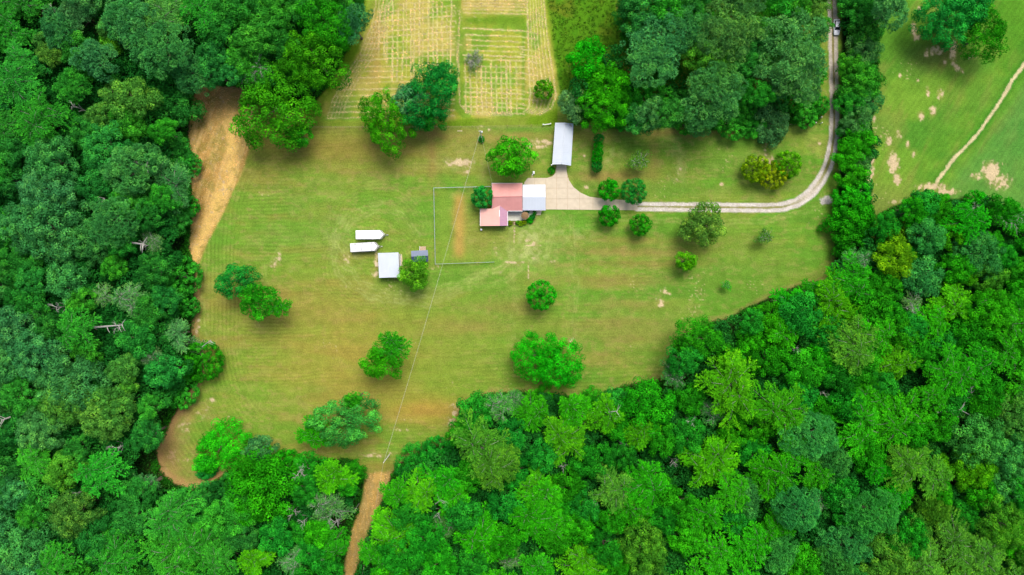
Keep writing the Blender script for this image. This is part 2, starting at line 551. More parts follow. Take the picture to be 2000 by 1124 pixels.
        dtr = seg_dist(Uw, Vw, tr)
        line = np.exp(-((dtr - 3.2) / 1.6) ** 2)
        mix(line * al * sstep(0.3, 0.6, n_f), (178, 186, 104))
        mix(np.exp(-(dtr / 9) ** 2) * al * 0.4, (146, 168, 74))
    for bx, by, rx, ry, a in ((1035, 470, 36, 34, .7), (690, 500, 14, 22, .5), (1020, 500, 46, 12, .5), (900, 318, 46, 14, .35), (1165, 300, 10, 20, .0), (1190, 300, 26, 24, .3), (655, 455, 24, 40, .3), (1320, 320, 16, 40, .35), (1120, 460, 40, 18, .3)):
        mix(np.exp(-(((Uw - bx) / rx) ** 2 + ((Vw - by) / ry) ** 2)) * a * sstep(0.38, 0.62, fbm(U, V, 10, oct=3, seed=19)), (184, 190, 116))
    # ---- fenced yard
    yd = [(848, 367), (962, 365), (962, 512), (850, 516)]
    yin = sstep(-3, 3, sdf(U, V, yd))
    mix(yin * np.exp(-((U - 866) / 13) ** 2) * 0.75, (130, 164, 54))
    mix(yin * np.exp(-((Uw * 0.5 + U * 0.5 - 898) / 12.5) ** 2) * sstep(372, 392, V) * sstep(515, 490, V), (188, 160, 78))
    mix(yin * np.exp(-(((U - 935) / 24) ** 2 + ((V - 480) / 40) ** 2)) * (0.3 + 0.5 * n_f), (150, 150, 66))
    # ---- field strip north of the wire fence
    north = sstep(250, 245, V) * (U > 590) * (U < 1090)
    mix(north, (112, 150, 26))
    mix(north * sstep(0.4, 0.65, n_m), (136, 156, 52))
    fl = np.exp(-((V - 248.5) / 1.4) ** 2) * (U > 600) * (U < 1080)
    mix(fl * 0.3, (176, 168, 110))
    # ---- cut hay field
    h = sdf(Uw * 0.4 + U * 0.6, Vw * 0.4 + V * 0.6, HAY)
    hm = sstep(-3, 6, h)
    if hm.max() > 0:
        mix(hm, (166, 174, 58))
        mix(hm * sstep(0.40, 0.6, fbm(U, V, 34, seed=21)) * 0.8, (112, 160, 42))
        mix(hm * sstep(0.48, 0.68, fbm(U, V, 40, seed=22)) * 0.75, (196, 178, 92))
        mix(hm * np.exp(-((U - 890 - 8 * np.sin(V / 60)) / 13) ** 2) * (V < 215) * 0.8, (112, 152, 46))
        mix(hm * np.exp(-((V - 40) / 9) ** 2) * sstep(900, 915, U) * sstep(1032, 1020, U) * 0.95, (108, 148, 34))
        mix(hm * np.exp(-((U - 1022) / 4) ** 2) * sstep(30, 60, V) * 0.8, (110, 152, 34))
        mix(hm * np.exp(-((U - 1018) / 16) ** 2 - ((V - 222) / 12) ** 2) * 0.95, (106, 152, 32))
        mix(hm * np.exp(-(((U - 690) / 60) ** 2 + ((V - 205) / 30) ** 2)) * (0.25 + 0.6 * n_f), (120, 158, 56))
        mix(hm * np.exp(-(((U - 735) / 14) ** 2 + ((V - 80) / 90) ** 2)) * 0.6, (176, 140, 78))
        mix(hm * sstep(26, 10, V) * (U > 900) * (U < 1030) * 0.6, (192, 168, 92))
        sel = np.where(hm > 0.05)
        us, vs = U[sel], V[sel]
        jx = (noise_field(us, vs, 6, seed=30) - 0.5) * 2.2
        jy = (noise_field(us, vs, 6, seed=31) - 0.5) * 2.2
        acc = np.zeros(us.shape)
        for pl, stg in HAYROWS:
            px = [p[0] for p in pl]
            py = [p[1] for p in pl]
            bb = (us > min(px) - 6) & (us < max(px) + 6) & (vs > min(py) - 6) & (vs < max(py) + 6)
            if not bb.any(): continue
            d = seg_dist(us[bb] + jx[bb], vs[bb] + jy[bb], pl)
            acc[bb] = np.maximum(acc[bb], np.exp(-(d / 1.25) ** 2) * stg)
        full = np.zeros(shp)
        full[sel] = acc
        mix(full * hm * (0.45 + 0.75 * noise_field(U, V, 9, seed=33)), (240, 226, 160))
    # ---- rough meadow
    md = sstep(-3, 5, sdf(Uw * 0.5 + U * 0.5, Vw * 0.5 + V * 0.5, MEADOW))
    mix(md, (88, 144, 20))
    mix(md * sstep(0.4, 0.66, fbm(U, V, 40, seed=41)) * 0.8, (112, 128, 30))
    mix(md * sstep(0.5, 0.7, n_f) * 0.4, (48, 112, 14))
    # ---- pasture on the right
    ps = sstep(-3, 4, sdf(Uw * 0.4 + U * 0.6, Vw * 0.4 + V * 0.6, PASTURE))
    mix(ps, (92, 150, 40))
    mix(ps * sstep(0.38, 0.66, fbm(U, V, 80, seed=51)) * 0.75, (124, 166, 50))
    mix(ps * sstep(0.5, 0.72, fbm(U * 0.9 + V * 0.44, V * 0.9 - U * 0.44, 20, 80, seed=52)) * 0.45, (140, 146, 66))
    mix(ps * sstep(0.45, 0.7, fbm(U, V, 60, seed=53)) * 0.4, (70, 136, 42))
    mix(ps * np.exp(-(((U - 1830) / 60) ** 2 + ((V - 110) / 30) ** 2)) * 0.6, (112, 112, 60))
    mix(ps * sstep(330, 400, V) * sstep(1880, 1740, U) * 0.45, (150, 142, 76))
    mix(ps * sstep(1880, 1990, U - 0.35 * (V - 60)) * sstep(0.25, 0.6, n_m + 0.2) * 0.6, (62, 138, 24))
    dd = seg_dist(U, V, DITCH)
    beyond = ps * ((U - 1830) * 0.78 + (V - 356) * 0.62 > 0) * (V > 90)
    dside = (U - 1830) * (-(126 - 356)) - (V - 356) * (-(2000 - 1830)) > 0
    mix(ps * dside * sstep(4, 40, dd) * 0.55, (84, 148, 66))
    dg2 = np.sin((U * 0.8 + V * 0.6 + wv) * 2 * math.pi / 10)
    C *= (1 + 0.06 * dg2 * ps)[..., None]
    mix(ps * np.exp(-(dd / 8) ** 2) * 0.8, (40, 128, 26))
    dj = dd + (n_f - 0.5) * 5
    mix(ps * sstep(3.9, 1.9, dj) * (0.75 + 0.3 * spk), (228, 210, 160))
    # bare soil patches (x, y, rx, ry, amount)
    BARE = [(1698, 330, 7, 20, 1.0), (1704, 310, 5, 14, .8), (1746, 320, 9, 17, .9), (1752, 350, 7, 10, .9), (1735, 275, 5, 9, .7), (1773, 283, 4, 8, .8), (1799, 226, 6, 8, .9), (1822, 218, 6, 9, .8), (1836, 184, 7, 12, .6), (1812, 180, 4, 12, .6),
            (1810, 105, 4, 9, .8), (1862, 102, 6, 22, .9), (1845, 122, 4, 9, .6), (1868, 132, 6, 6, .7), (1880, 140, 4, 5, .6), (1785, 60, 5, 18, .7), (1790, 72, 9, 6, .8), (1797, 18, 5, 7, .7), (1830, 100, 22, 8, .5), (1900, 112, 14, 6, .35), (1755, 262, 6, 10, .5),
            (1935, 335, 14, 16, 1.0), (1950, 355, 22, 15, .6), (1905, 345, 10, 8, .5), (1822, 365, 26, 7, .8), (1850, 375, 22, 6, .7), (1785, 300, 8, 10, .4), (1758, 148, 3, 3, .9), (1793, 158, 2.5, 2.5, .9), (1706, 233, 4, 6, .7), (1760, 395, 26, 6, .35),
            (1495, 305, 16, 16, .6), (1500, 312, 12, 9, .8), (1500, 275, 6, 10, .6), (1412, 287, 0, 0, 0), (1330, 335, 8, 12, .5), (1322, 350, 10, 5, .4), (1600, 279, 4, 5, .8), (1577, 332, 4, 3, .7), (1410, 361, 5, 4, .8),
            (1297, 570, 8, 7, .7), (1290, 590, 9, 8, .8), (1305, 573, 6, 3, .9), (1290, 597, 7, 3, 1), (1113, 664, 7, 8, .75), (1112, 680, 5, 3, .5), (895, 318, 24, 8, .95), (915, 322, 9, 9, .6), (912, 335, 8, 4, .6), (1053, 280, 24, 8, .9), (1033, 470, 7, 4, .6),
            (1008, 513, 26, 1.6, .9), (1032, 528, 1.8, 16, .95), (1042, 480, 16, 1.4, .8), (1044, 477, 5, 5, .9), (1078, 512, 8, 4, .6), (1000, 520, 24, 8, .4), (980, 530, 16, 6, .3), (1042, 505, 12, 8, .4), (1004, 465, 2, 18, .6), (967, 490, 4, 20, .5),
            (735, 515, 5, 22, .9), (733, 540, 9, 7, .6), (676, 505, 10, 10, .6), (536, 513, 10, 16, .5), (545, 500, 5, 12, .5), (672, 560, 12, 6, .4), (855, 520, 6, 3, .5), (846, 524, 4, 3, .6), (560, 530, 20, 4, .3), (740, 890, 30, 5, .5), (770, 885, 14, 4, .6),
            (415, 783, 7, 6, .6), (400, 800, 22, 26, .35), (445, 815, 5, 3, .6), (340, 890, 20, 24, .45), (360, 830, 16, 28, .45), (362, 899, 5, 3, .9), (320, 920, 14, 16, .5), (370, 955, 24, 8, .6), (438, 925, 40, 10, .45), (890, 800, 14, 18, .5), (882, 825, 10, 10, .6),
            (1165, 312, 10, 10, 0), (1133, 270, 10, 12, .25), (1143, 367, 6, 4, .6), (1141, 305, 2.5, 2.5, .8), (1040, 345, 4, 3, .5), (1375, 262, 12, 4, .2), (1210, 395, 8, 4, .2), (1395, 870, 0, 0, 0), (590, 555, 8, 3, .4), (775, 840, 30, 4, .4), (790, 820, 25, 3, .3), (375, 600, 4, 60, .6), (380, 560, 5, 30, .6), (386, 640, 5, 30, .6),
            (1640, 420, 5, 40, .0), (1637, 430, 5, 60, .6), (1640, 340, 4, 60, .35), (940, 250, 12, 5, .4), (955, 254, 8, 4, .4)]
    soil = np.zeros(shp)
    for bx, by, rx, ry, a in BARE:
        if a <= 0: continue
        bb = (np.abs(U - bx) < 3 * rx + 8) & (np.abs(V - by) < 3 * ry + 8)
        if not bb.any(): continue
        e = np.exp(-(((U[bb] - bx) / (rx * 1.15)) ** 2 + ((V[bb] - by) / (ry * 1.15)) ** 2)) * a
        soil[bb] = np.maximum(soil[bb], e)
    brk = np.where(U > 1650, fbm(U * 0.9 + V * 0.44, V * 0.9 - U * 0.44, 5, 12, oct=3, seed=61), fbm(U, V, 7, oct=3, seed=61))
    soil = soil * np.where((U > 1690) & (V < 420), 1.35, 1.0)
    brk2 = noise_field(U, V, 3.4, seed=65)
    mix(sstep(0.12, 0.8, soil) * 0.42, (178, 160, 96))
    mix(sstep(0.42, 0.85, soil + (brk - 0.5) * 1.5 + (brk2 - 0.5) * 0.7) * sstep(0.1, 0.4, soil) * 0.9, (224, 200, 158))
    # little pale flecks everywhere on the lawns
    fk = noise_field(U, V, 3.0, seed=63) * noise_field(U, V, 60, seed=64)
    mix(sstep(0.74, 0.86, fk) * 0.6, (214, 196, 140))
    # ---- straw-covered strip and track
    so = sdf(Uw * 0.5 + U * 0.5, Vw * 0.3 + V * 0.7, STRAW)
    sm = sstep(-3, 4, so)
    mix(sm, (202, 160, 88))
    mix(sm * sstep(0.42, 0.62, fbm(U + V * 0.25, V, 9, 40, seed=71)) * 0.7, (214, 184, 108))
    core = np.exp(-((U - (452 - (V - 330) * 0.42 * (V > 330))) / 15) ** 2)
    strk = fbm(U * 0.95 + V * 0.3, V * 0.95 - U * 0.3, 3.2, 26, oct=3, seed=77)
    mix(sm * sstep(0.5, 0.7, strk) * 0.7, (222, 186, 118))
    mix(sm * sstep(0.5, 0.3, strk) * 0.45, (146, 124, 56))
    mix(sm * core * (0.6 + 0.4 * n_f), (240, 200, 112))
    mix(sm * sstep(235, 180, V) * 0.7, (168, 132, 84))
    mix(sm * sstep(0.55, 0.72, fbm(U, V, 20, seed=72)) * 0.5, (132, 132, 50))
    mix(sm * sstep(0.70, 0.8, fbm(U, V, 9, seed=73)) * 0.7, (196, 172, 142))
    pm = sstep(-4, 5, sdf(Uw * 0.5 + U * 0.5, V, PATH))
    mix(pm, (196, 166, 98))
    mix(pm * sstep(0.5, 0.3, fbm(U * 0.95 + V * 0.3, V * 0.95 - U * 0.3, 3.4, 20, oct=3, seed=78)) * 0.5, (146, 128, 66))
    mix(pm * sstep(0.4, 0.6, fbm(U, V, 5, 30, seed=75)) * 0.8, (212, 172, 92))
    mix(pm * sstep(0.55, 0.75, n_m) * 0.5, (140, 130, 58))
    mix(np.exp(-(((U - 742) / 34) ** 2 + ((V - 912) / 12) ** 2)) * 0.6, (160, 132, 66))
    lc = np.exp(-(((U - 330) / 34) ** 2 + ((V - 890) / 60) ** 2)) + np.exp(-(((U - 440) / 70) ** 2 + ((V - 925) / 16) ** 2))
    mix(lc * 0.65, (168, 136, 84))
    eL = -sdf(U, V, FOREST_L)
    mix(sstep(42, 6, eL + (n_m - .5) * 40 + (n_f - .5) * 16) * sstep(740, 800, V) * (V < 965) * (U < 480) * 0.65, (190, 150, 96))
    mix(sstep(16, 3, eL + (n_f - .5) * 12) * (V > 520) * (V < 965) * (U < 480) * 0.75, (186, 148, 96))
    eR = -sdf(U, V, FOREST_R)
    mix(sstep(12, 2, eR + (n_f - .5) * 14) * (V > 500) * (U < 1630) * 0.45, (160, 138, 84))
    # ---- gravel drive
    da, db = seg_dist(U, V, TRACK_A), seg_dist(U, V, TRACK_B)
    dc = seg_dist(U, V, ROAD_C)
    up = sstep(300, 180, V)
    mix(sstep(11, 7, dc + (n_f - .5) * 4) * 0.7, (150, 140, 72))
    mix(sstep(9, 6, dc) * up * 0.45, (142, 126, 78))
    gm = np.maximum(sstep(4.6, 2.4, da + (n_f - .5) * 2.4), sstep(4.8, 2.6, db + (n_f - .5) * 2.4))
    mix(gm * 0.95, (228, 220, 210))
    mix(gm * up * 0.6, (208, 194, 174))
    mix(gm * sstep(0.45, 0.7, spk) * 0.35, (186, 172, 152))
    bend = np.exp(-(((U - 1578) / 42) ** 2 + ((V - 378) / 34) ** 2))
    mix(sstep(8, 5, dc + (n_f - .5) * 3) * bend * (0.6 + 0.4 * spk), (216, 204, 188))
    gp = np.exp(-(((U - 1614) / 15) ** 2 + ((V - 391) / 9) ** 2))
    mix(sstep(0.35, 0.6, gp + (brk - .5) * 0.9), (206, 200, 190))
    vg = np.exp(-((U - 1700) / 3.5) ** 2) * sstep(430, 445, V) * sstep(505, 490, V)
    mix(vg, (150, 122, 70))
    # ---- woodland floor
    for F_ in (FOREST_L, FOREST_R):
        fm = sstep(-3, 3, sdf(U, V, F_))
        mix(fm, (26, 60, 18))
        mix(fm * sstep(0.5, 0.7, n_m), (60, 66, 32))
    fm = sstep(-3, 3, sdf(U, V, FOREST_T))
    mix(fm, (44, 134, 14))
    mix(fm * sstep(0.45, 0.62, n_m), (104, 138, 32))
    mix(fm * sstep(0.62, 0.75, fbm(U, V, 30, seed=81)), (136, 108, 52))
    # flower beds by the patio
    mix((np.exp(-(((U - 1002) / 13) ** 4 + ((V - 436) / 4.5) ** 4)) + np.exp(-(((U - 1036) / 10) ** 4 + ((V - 424) / 11) ** 4))) * 0.8, (118, 92, 72))
    C *= (0.90 + 0.2 * n_f)[..., None]
    lum = C @ np.array([0.30, 0.55, 0.15])
    C = C * 0.985 + lum[..., None] * 0.015
    return np.clip(C, 0.002, 0.9)


# ------------------------------------------------------------------ the ground: one flat sheet shared out between lawn, fields, tracks and woodland floor
def axis(lo, hi, step, ext):
    a = list(np.arange(lo, hi + step * 0.5, step))
    e, d = [], step * 4
    x = a[-1]
    while x < ext:
        x += d
        d *= 1.7
        e.append(x)
    f, d = [], step * 4
    x = a[0]
    while x > -ext:
        x -= d
        d *= 1.7
        f.append(x)
    return np.array(f[::-1] + a + e)


def build_ground():
    ST = 2.0
    ux = axis(-24, 2024, ST, 14000)
    vy = axis(-24, 1148, ST, 14000)
    U, V = np.meshgrid(ux, vy)
    C = paint(np.clip(U, -400, 2400), np.clip(V, -400, 1500))
    uc = (ux[1:] + ux[:-1]) / 2
    vc = (vy[1:] + vy[:-1]) / 2
    A, B = np.meshgrid(uc, vc)
    reg = np.zeros(A.shape, int)
    names = ['lawn', 'woodland_floor', 'hay_field', 'meadow', 'pasture', 'straw_strip', 'dirt_path', 'gravel_driveway']
    reg[inside(A, B, HAY)] = 2
    reg[inside(A, B, MEADOW)] = 3
    reg[inside(A, B, PASTURE)] = 4
    for F_ in (FOREST_L, FOREST_R, FOREST_T): reg[inside(A, B, F_)] = 1
    reg[inside(A, B, STRAW)] = 5
    reg[inside(A, B, PATH)] = 6
    reg[seg_dist(A, B, ROAD_C) < 8.6] = 7
    nx = len(ux)
    idx = np.arange(U.size).reshape(U.shape)
    X = (U - 1000) * MPP
    Y = (562 - V) * MPP
    for k, nm in enumerate(names):
        jj, ii = np.where(reg == k)
        q = np.stack([idx[jj, ii], idx[jj + 1, ii], idx[jj + 1, ii + 1], idx[jj, ii + 1]], 1)
        used, inv = np.unique(q, return_inverse=True)
        inv = inv.reshape(-1)
        co = np.zeros((len(used), 3), np.float32)
        co[:, 0] = X.ravel()[used]
        co[:, 1] = Y.ravel()[used]
        me = bpy.data.meshes.new(nm)
        me.vertices.add(len(used))
        me.vertices.foreach_set('co', co.ravel())
        me.loops.add(len(inv))
        me.loops.foreach_set('vertex_index', inv.astype(np.int32))
        me.polygons.add(len(q))
        me.polygons.foreach_set('loop_start', np.arange(0, len(inv), 4, dtype=np.int32))
        me.update(calc_edges=True)
        at = me.color_attributes.new('soil', 'FLOAT_COLOR', 'POINT')
        col = np.ones((len(used), 4), np.float32)
        col[:, :3] = C.reshape(-1, 3)[used]
        at.data.foreach_set('color', col.ravel())
        me.materials.append(M['ground'])
        o = link(nm, me)
        o['kind'] = 'structure'


build_ground()

# ------------------------------------------------------------------ concrete drive in slabs, patio, walk
def clip_poly(poly, x0, x1, y0, y1):
    def cl(P, f, g):
        out = []
        for i in range(len(P)):
            a, b = P[i], P[(i + 1) % len(P)]
            fa, fb = f(a), f(b)
            if fa >= 0: out.append(a)
            if (fa >= 0) != (fb >= 0):
                t = fa / (fa - fb)
                out.append((a[0] + (b[0] - a[0]) * t, a[1] + (b[1] - a[1]) * t))
        return out
    P = poly
    for f in (lambda p: p[0] - x0, lambda p: x1 - p[0], lambda p: p[1] - y0, lambda p: y1 - p[1]):
        P = cl(P, f, None)
        if len(P) < 3: return []
    return P


def area(P):
    return 0.5 * sum(P[i][0] * P[(i + 1) % len(P)][1] - P[(i + 1) % len(P)][0] * P[i][1] for i in range(len(P)))


def slabs(name, poly_px, cell_x, cell_y, mat, z=0.09, gap=0.035, cat=None):
    root = empty(name, (0, 0, 0))
    root['kind'] = 'structure'
    P = [tuple(W(*p)[:2]) for p in poly_px]
    if area(P) < 0: P = P[::-1]
    base = MB().prism([(x, y, 0.03) for x, y in P], (0, 0, -0.02))
    base.build('slab_bed', M['wood'], root)
    for x0, x1 in zip(cell_x[:-1], cell_x[1:]):
        for y0, y1 in zip(cell_y[:-1], cell_y[1:]):
            wa, wb = W(x0, y1), W(x1, y0)
            q = clip_poly(P, wa.x + gap, wb.x - gap, wa.y + gap, wb.y - gap)
            if len(q) < 3 or abs(area(q)) < 0.15: continue
            zz = z + random.uniform(-0.006, 0.006)
            MB().prism([(x, y, zz) for x, y in q], (0, 0, -(zz - 0.012))).build('concrete_slab', mat, root)
    return root


slabs('concrete_driveway', CONC, [1020, 1044, 1066, 1087, 1108, 1132, 1158, 1184, 1210, 1236, 1250], [240, 262, 284, 306, 328, 348, 368, 389, 412], M['concrete'])
slabs('patio', [(989, 411), (1046, 411), (1040, 420), (1033, 426), (1025, 431.5), (989, 431.5)], [988, 1004, 1020, 1048], [410, 421.5, 433], M['patio'], z=0.12)
slabs('garden_walk', [(1042, 409), (1059, 409), (1056, 420.5), (1048, 420.5)], [1040, 1060], [408, 422], M['concrete'], z=0.10)
# stepping stones from the patio to the grass
for i, (px, py) in enumerate(((1004.5, 435), (1004.8, 438.5), (1005, 446), (1005.4, 452), (1005.4, 458))):
    o = MB().prism([(0.22 * math.cos(a) * (1 + 0.15 * math.sin(3 * a + i)), 0.2 * math.sin(a), 0.05) for a in [k * math.pi / 4 for k in range(8)]], (0, 0, -0.05)).build('stepping_stone', M['wood'], None, W(px, py))
    tag(o, 'small flat tan stepping stone, number %s out from the patio' % ['one', 'two', 'three', 'four', 'five'][i], 'stepping stone', 'stepping stones below the patio')

# ------------------------------------------------------------------ foliage meshes
def leaf_mesh(name, P, T, Nn, s, wd, tint):
    """rhombic leaf clumps: centre P, long direction T, facing Nn, half length s, half width wd"""
    n = len(P)
    T = T / (np.linalg.norm(T, axis=1, keepdims=True) + 1e-9)
    B = np.cross(Nn, T)
    B /= (np.linalg.norm(B, axis=1, keepdims=True) + 1e-9)
    s = np.broadcast_to(s, (n,))[:, None]
    wd = np.broadcast_to(wd, (n,))[:, None]
    v = np.empty((n, 4, 3), np.float32)
    v[:, 0] = P - T * s
    v[:, 1] = P - B * wd
    v[:, 2] = P + T * s
    v[:, 3] = P + B * wd
    me = bpy.data.meshes.new(name)
    me.vertices.add(n * 4)
    me.vertices.foreach_set('co', v.ravel())
    me.loops.add(n * 4)
    me.loops.foreach_set('vertex_index', np.arange(n * 4, dtype=np.int32))
    me.polygons.add(n)
    me.polygons.foreach_set('loop_start', np.arange(0, n * 4, 4, dtype=np.int32))
    me.update(calc_edges=True)
    a = me.attributes.new('tint', 'FLOAT', 'FACE')
    a.data.foreach_set('value', np.asarray(tint, np.float32))
    me.materials.append(M['leaf'])
    return me


def unit(r, n, zmin=-1.0):
    z = r.uniform(zmin, 1, n)
    a = r.uniform(0, 2 * math.pi, n)
    q = np.sqrt(1 - z * z)
    return np.stack([q * np.cos(a), q * np.sin(a), z], 1)


def outline(r, k=5, amp=0.16):
    ph = r.uniform(0, 6.28, k)
    am = r.uniform(0.3, 1, k) * amp / np.arange(1, k + 1) ** 0.5
    return lambda a: 1 + sum(am[i] * np.sin((i + 2) * a + ph[i]) for i in range(k))


def crown_round(name, seed, nl, rl, ls, total, flat=0.62, amp=0.16, needle=False, zmin=-0.35):
    r = np.random.RandomState(seed)
    f = outline(r, amp=amp)
    i = np.arange(nl) + 0.5
    z = 1 - i / nl * (1 - zmin)
    a = i * 2.39996 + r.uniform(-0.4, 0.4, nl)
    q = np.sqrt(np.clip(1 - z * z, 0, 1))
    rad = f(a) * (r.uniform(0.94, 1.0, nl) if amp < 0.05 else r.uniform(0.78, 1.0, nl))
    c = np.stack([q * np.cos(a) * rad, q * np.sin(a) * rad, z * flat * r.uniform(0.8, 1.1, nl)], 1)
    c[:, :2] *= (1 - rl * 0.75)
    c[:, 2] += r.uniform(-1, 1, nl) * rl * 0.45 - rl * 0.4
    rr = rl * 0.92 * r.uniform(0.65, 1.25, nl)
    inn = int(nl * 0.25)                                  # inner clumps that close the crown
    ci = unit(r, inn, -0.2) * r.uniform(0.2, 0.65, (inn, 1)) * np.array([1, 1, flat])
    c = np.concatenate([c, ci])
    rr = np.concatenate([rr, rl * r.uniform(0.8, 1.2, inn)])
    lt = r.uniform(0.6, 1.3, len(c))
    wts = rr ** 2
    wts /= wts.sum()
    k = r.choice(len(c), total, p=wts)
    d = unit(r, total, -0.35)
    bump = 1 + 0.18 * np.sin(d[:, 0] * 9 + k) * np.sin(d[:, 1] * 9 + 2 * k)
    P = c[k] + d * (rr[k] * r.uniform(0.82, 1.06, total) * bump)[:, None] * np.array([1, 1, 0.8])
    if needle:
        T = d + r.randn(total, 3) * 0.35
        Nn = r.randn(total, 3) + np.array([0, 0, 0.6])
        return leaf_mesh(name, P, T, Nn, ls * 1.5 * r.uniform(0.7, 1.3, total), ls * 0.42, lt[k] * r.uniform(0.8, 1.25, total))
    Nn = d + r.randn(total, 3) * 0.36
    T = r.randn(total, 3)
    T -= Nn * (np.sum(T * Nn, 1) / np.sum(Nn * Nn, 1))[:, None]
    return leaf_mesh(name, P, T, Nn, ls * r.uniform(0.7, 1.3, total), ls * 0.62, lt[k] * r.uniform(0.75, 1.3, total))


def fan_skeleton(seed, nb=9, droop=0.28):
    r = np.random.RandomState(seed)
    br = []
    f = outline(r, amp=0.25)
    oa = r.uniform(0, 6.28)
    subs = [(0.0, 0.0, 0.92, 0.20, nb), (0.36 * math.cos(oa), 0.36 * math.sin(oa), 0.62, 0.40, 6), (0.42 * math.cos(oa + 2.4), 0.42 * math.sin(oa + 2.4), 0.56, 0.26, 5), (0.1, -0.1, 0.95, 0.0, nb), (0.45 * math.cos(oa - 1.7), 0.45 * math.sin(oa - 1.7), 0.5, 0.12, 5)]
    for layer, (cx, cy, sc_, z0, n) in enumerate(subs):
        off = r.uniform(0, 6.28)
        for k in range(n):
            a = off + (k + r.uniform(-0.55, 0.55)) * 2 * math.pi / n
            L = f(a) * sc_ * r.uniform(0.6, 1.05)
            zr = z0 - r.uniform(0.05, 0.3)
            bend = r.uniform(-0.5, 0.5)
            pts = []
            for t in np.linspace(0, 1, 6):
                aa = a + bend * t
                pts.append((cx + L * t * math.cos(aa), cy + L * t * math.sin(aa), z0 + (zr - z0) * t * t + 0.10 * math.sin(t * 3.1)))
            br.append((pts, a + bend, L, layer))
    return br, r


def crown_fan(name, seed, ls, total, nb=9):
    br, r = fan_skeleton(seed, nb)
    C_, T_, R_, K_ = [], [], [], []
    for bi, (pts, a, L, layer) in enumerate(br):
        pts = np.array(pts)
        for t in np.arange(0.08, 1.01, 0.11):
            x = t * 5
            i = min(int(x), 4)
            p = pts[i] + (pts[i + 1] - pts[i]) * (x - i)
            for sd in (-1, 1, 0):
                if sd == 0 and t < 0.8: continue
                ta = a + sd * r.uniform(0.5, 0.95)
                tl = L * (0.40 * math.sin(math.pi * min(1, t * 0.85 + 0.12)) + 0.09) * r.uniform(0.7, 1.2)
                C_.append(p)
                T_.append((math.cos(ta), math.sin(ta), -0.16 + r.uniform(-0.12, 0.12)))
                R_.append(tl)
                K_.append(0.72 + 0.35 * t + r.uniform(-0.22, 0.25))  # tint rises from branch base to tip
    C_, T_, R_, K_ = map(np.array, (C_, T_, R_, K_))
    k = r.choice(len(C_), total, p=R_ / R_.sum())
    t = r.uniform(0.05, 1, total) ** 0.8
    P = C_[k] + T_[k] * (R_[k] * t)[:, None] + r.randn(total, 3) * np.array([0.02, 0.02, 0.012])
    T = T_[k] + r.randn(total, 3) * 0.45
    Nn = np.array([0, 0, 1]) + r.randn(total, 3) * 0.42
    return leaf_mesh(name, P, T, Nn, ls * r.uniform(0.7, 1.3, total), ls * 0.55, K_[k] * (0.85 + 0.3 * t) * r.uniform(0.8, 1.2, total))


def limbs_fan(name, seed, mat, nb=9, rad=0.014):
    br, r = fan_skeleton(seed, nb)
    mb = MB()
    for pts, a, L, layer in br:
        mb.tube([(p[0], p[1], p[2] - (0.004 if i > 1 else 0.12)) for i, p in enumerate(pts)], [rad * (1.5 - 1.2 * i / 5) for i in range(6)], 4)
        for t in ((1.5, 2.5, 3.4) if rad > 0.006 else ()):
            i = int(t)
            p = Vector(pts[i]).lerp(Vector(pts[i + 1]), t - i)
            for sd in (-1, 1):
                ta = a + sd * r.uniform(0.4, 0.8)
                l = 0.25 * L * r.uniform(0.7, 1.1)
                mb.tube([p, p + Vector((math.cos(ta), math.sin(ta), 0.05)) * l], [rad * 0.6, rad * 0.25], 3)
    return mb.mesh(name, mat)


def dead_limbs(name, seed, mat, rad=0.03, up=0.5, depth=3, nb=7):
    """bare branching top, unit radius"""
    r = random.Random(seed)
    mb = MB()

    def grow(p, d, L, rr, lev):
        n = 4
        pts = [p]
        for i in range(n):
            d = (d + Vector((r.uniform(-1, 1), r.uniform(-1, 1), r.uniform(-.7, .9))) * 0.22).normalized()
            pts.append(pts[-1] + d * L / n)
        mb.tube(pts, [rr * (1 - 0.6 * i / n) for i in range(n + 1)], 5 if lev == 0 else 3)
        if lev < depth:
            for i in range(1, n + 1):
                for _ in range(2 if i == n or lev == 0 else 1):
                    ax = Vector((r.uniform(-1, 1), r.uniform(-1, 1), r.uniform(-.4, .8))).normalized()
                    grow(pts[i], (d * 0.75 + ax * 0.75).normalized(), L * r.uniform(0.42, 0.6), rr * 0.5, lev + 1)
    for k in range(nb):
        a = 2 * math.pi * (k + r.uniform(-.3, .3)) / nb
        grow(Vector((0, 0, 0)), Vector((math.cos(a), math.sin(a), up)).normalized(), 0.55, rad, 1)
    return mb.mesh(name, mat)


def trunk_mesh(name, seed, mat, up=1.0):
    """unit trunk: height 1, thickness relative to crown radius 1; limbs reach into the crown"""
    r = random.Random(seed)
    mb = MB()
    lean = (r.uniform(-.05, .05), r.uniform(-.05, .05))
    mb.tube([(0, 0, -0.02), (0.01, 0, 0.05), (lean[0] * .5, lean[1] * .5, 0.35), (lean[0], lean[1], 0.65), (0, 0, 0.9)], [0.085, 0.06, 0.05, 0.04, 0.012], 8)
    for k in range(6):
        a = k * 2.4 + r.uniform(-.3, .3)
        z = 0.45 + 0.06 * k
        L = r.uniform(0.45, 0.7) * (1.2 - z * 0.5)
        mb.tube([(lean[0] * .8, lean[1] * .8, z), (math.cos(a) * L * .5, math.sin(a) * L * .5, z + 0.1), (math.cos(a) * L, math.sin(a) * L, z + 0.17)], [0.028, 0.018, 0.006], 5)
    return mb.mesh(name, mat)


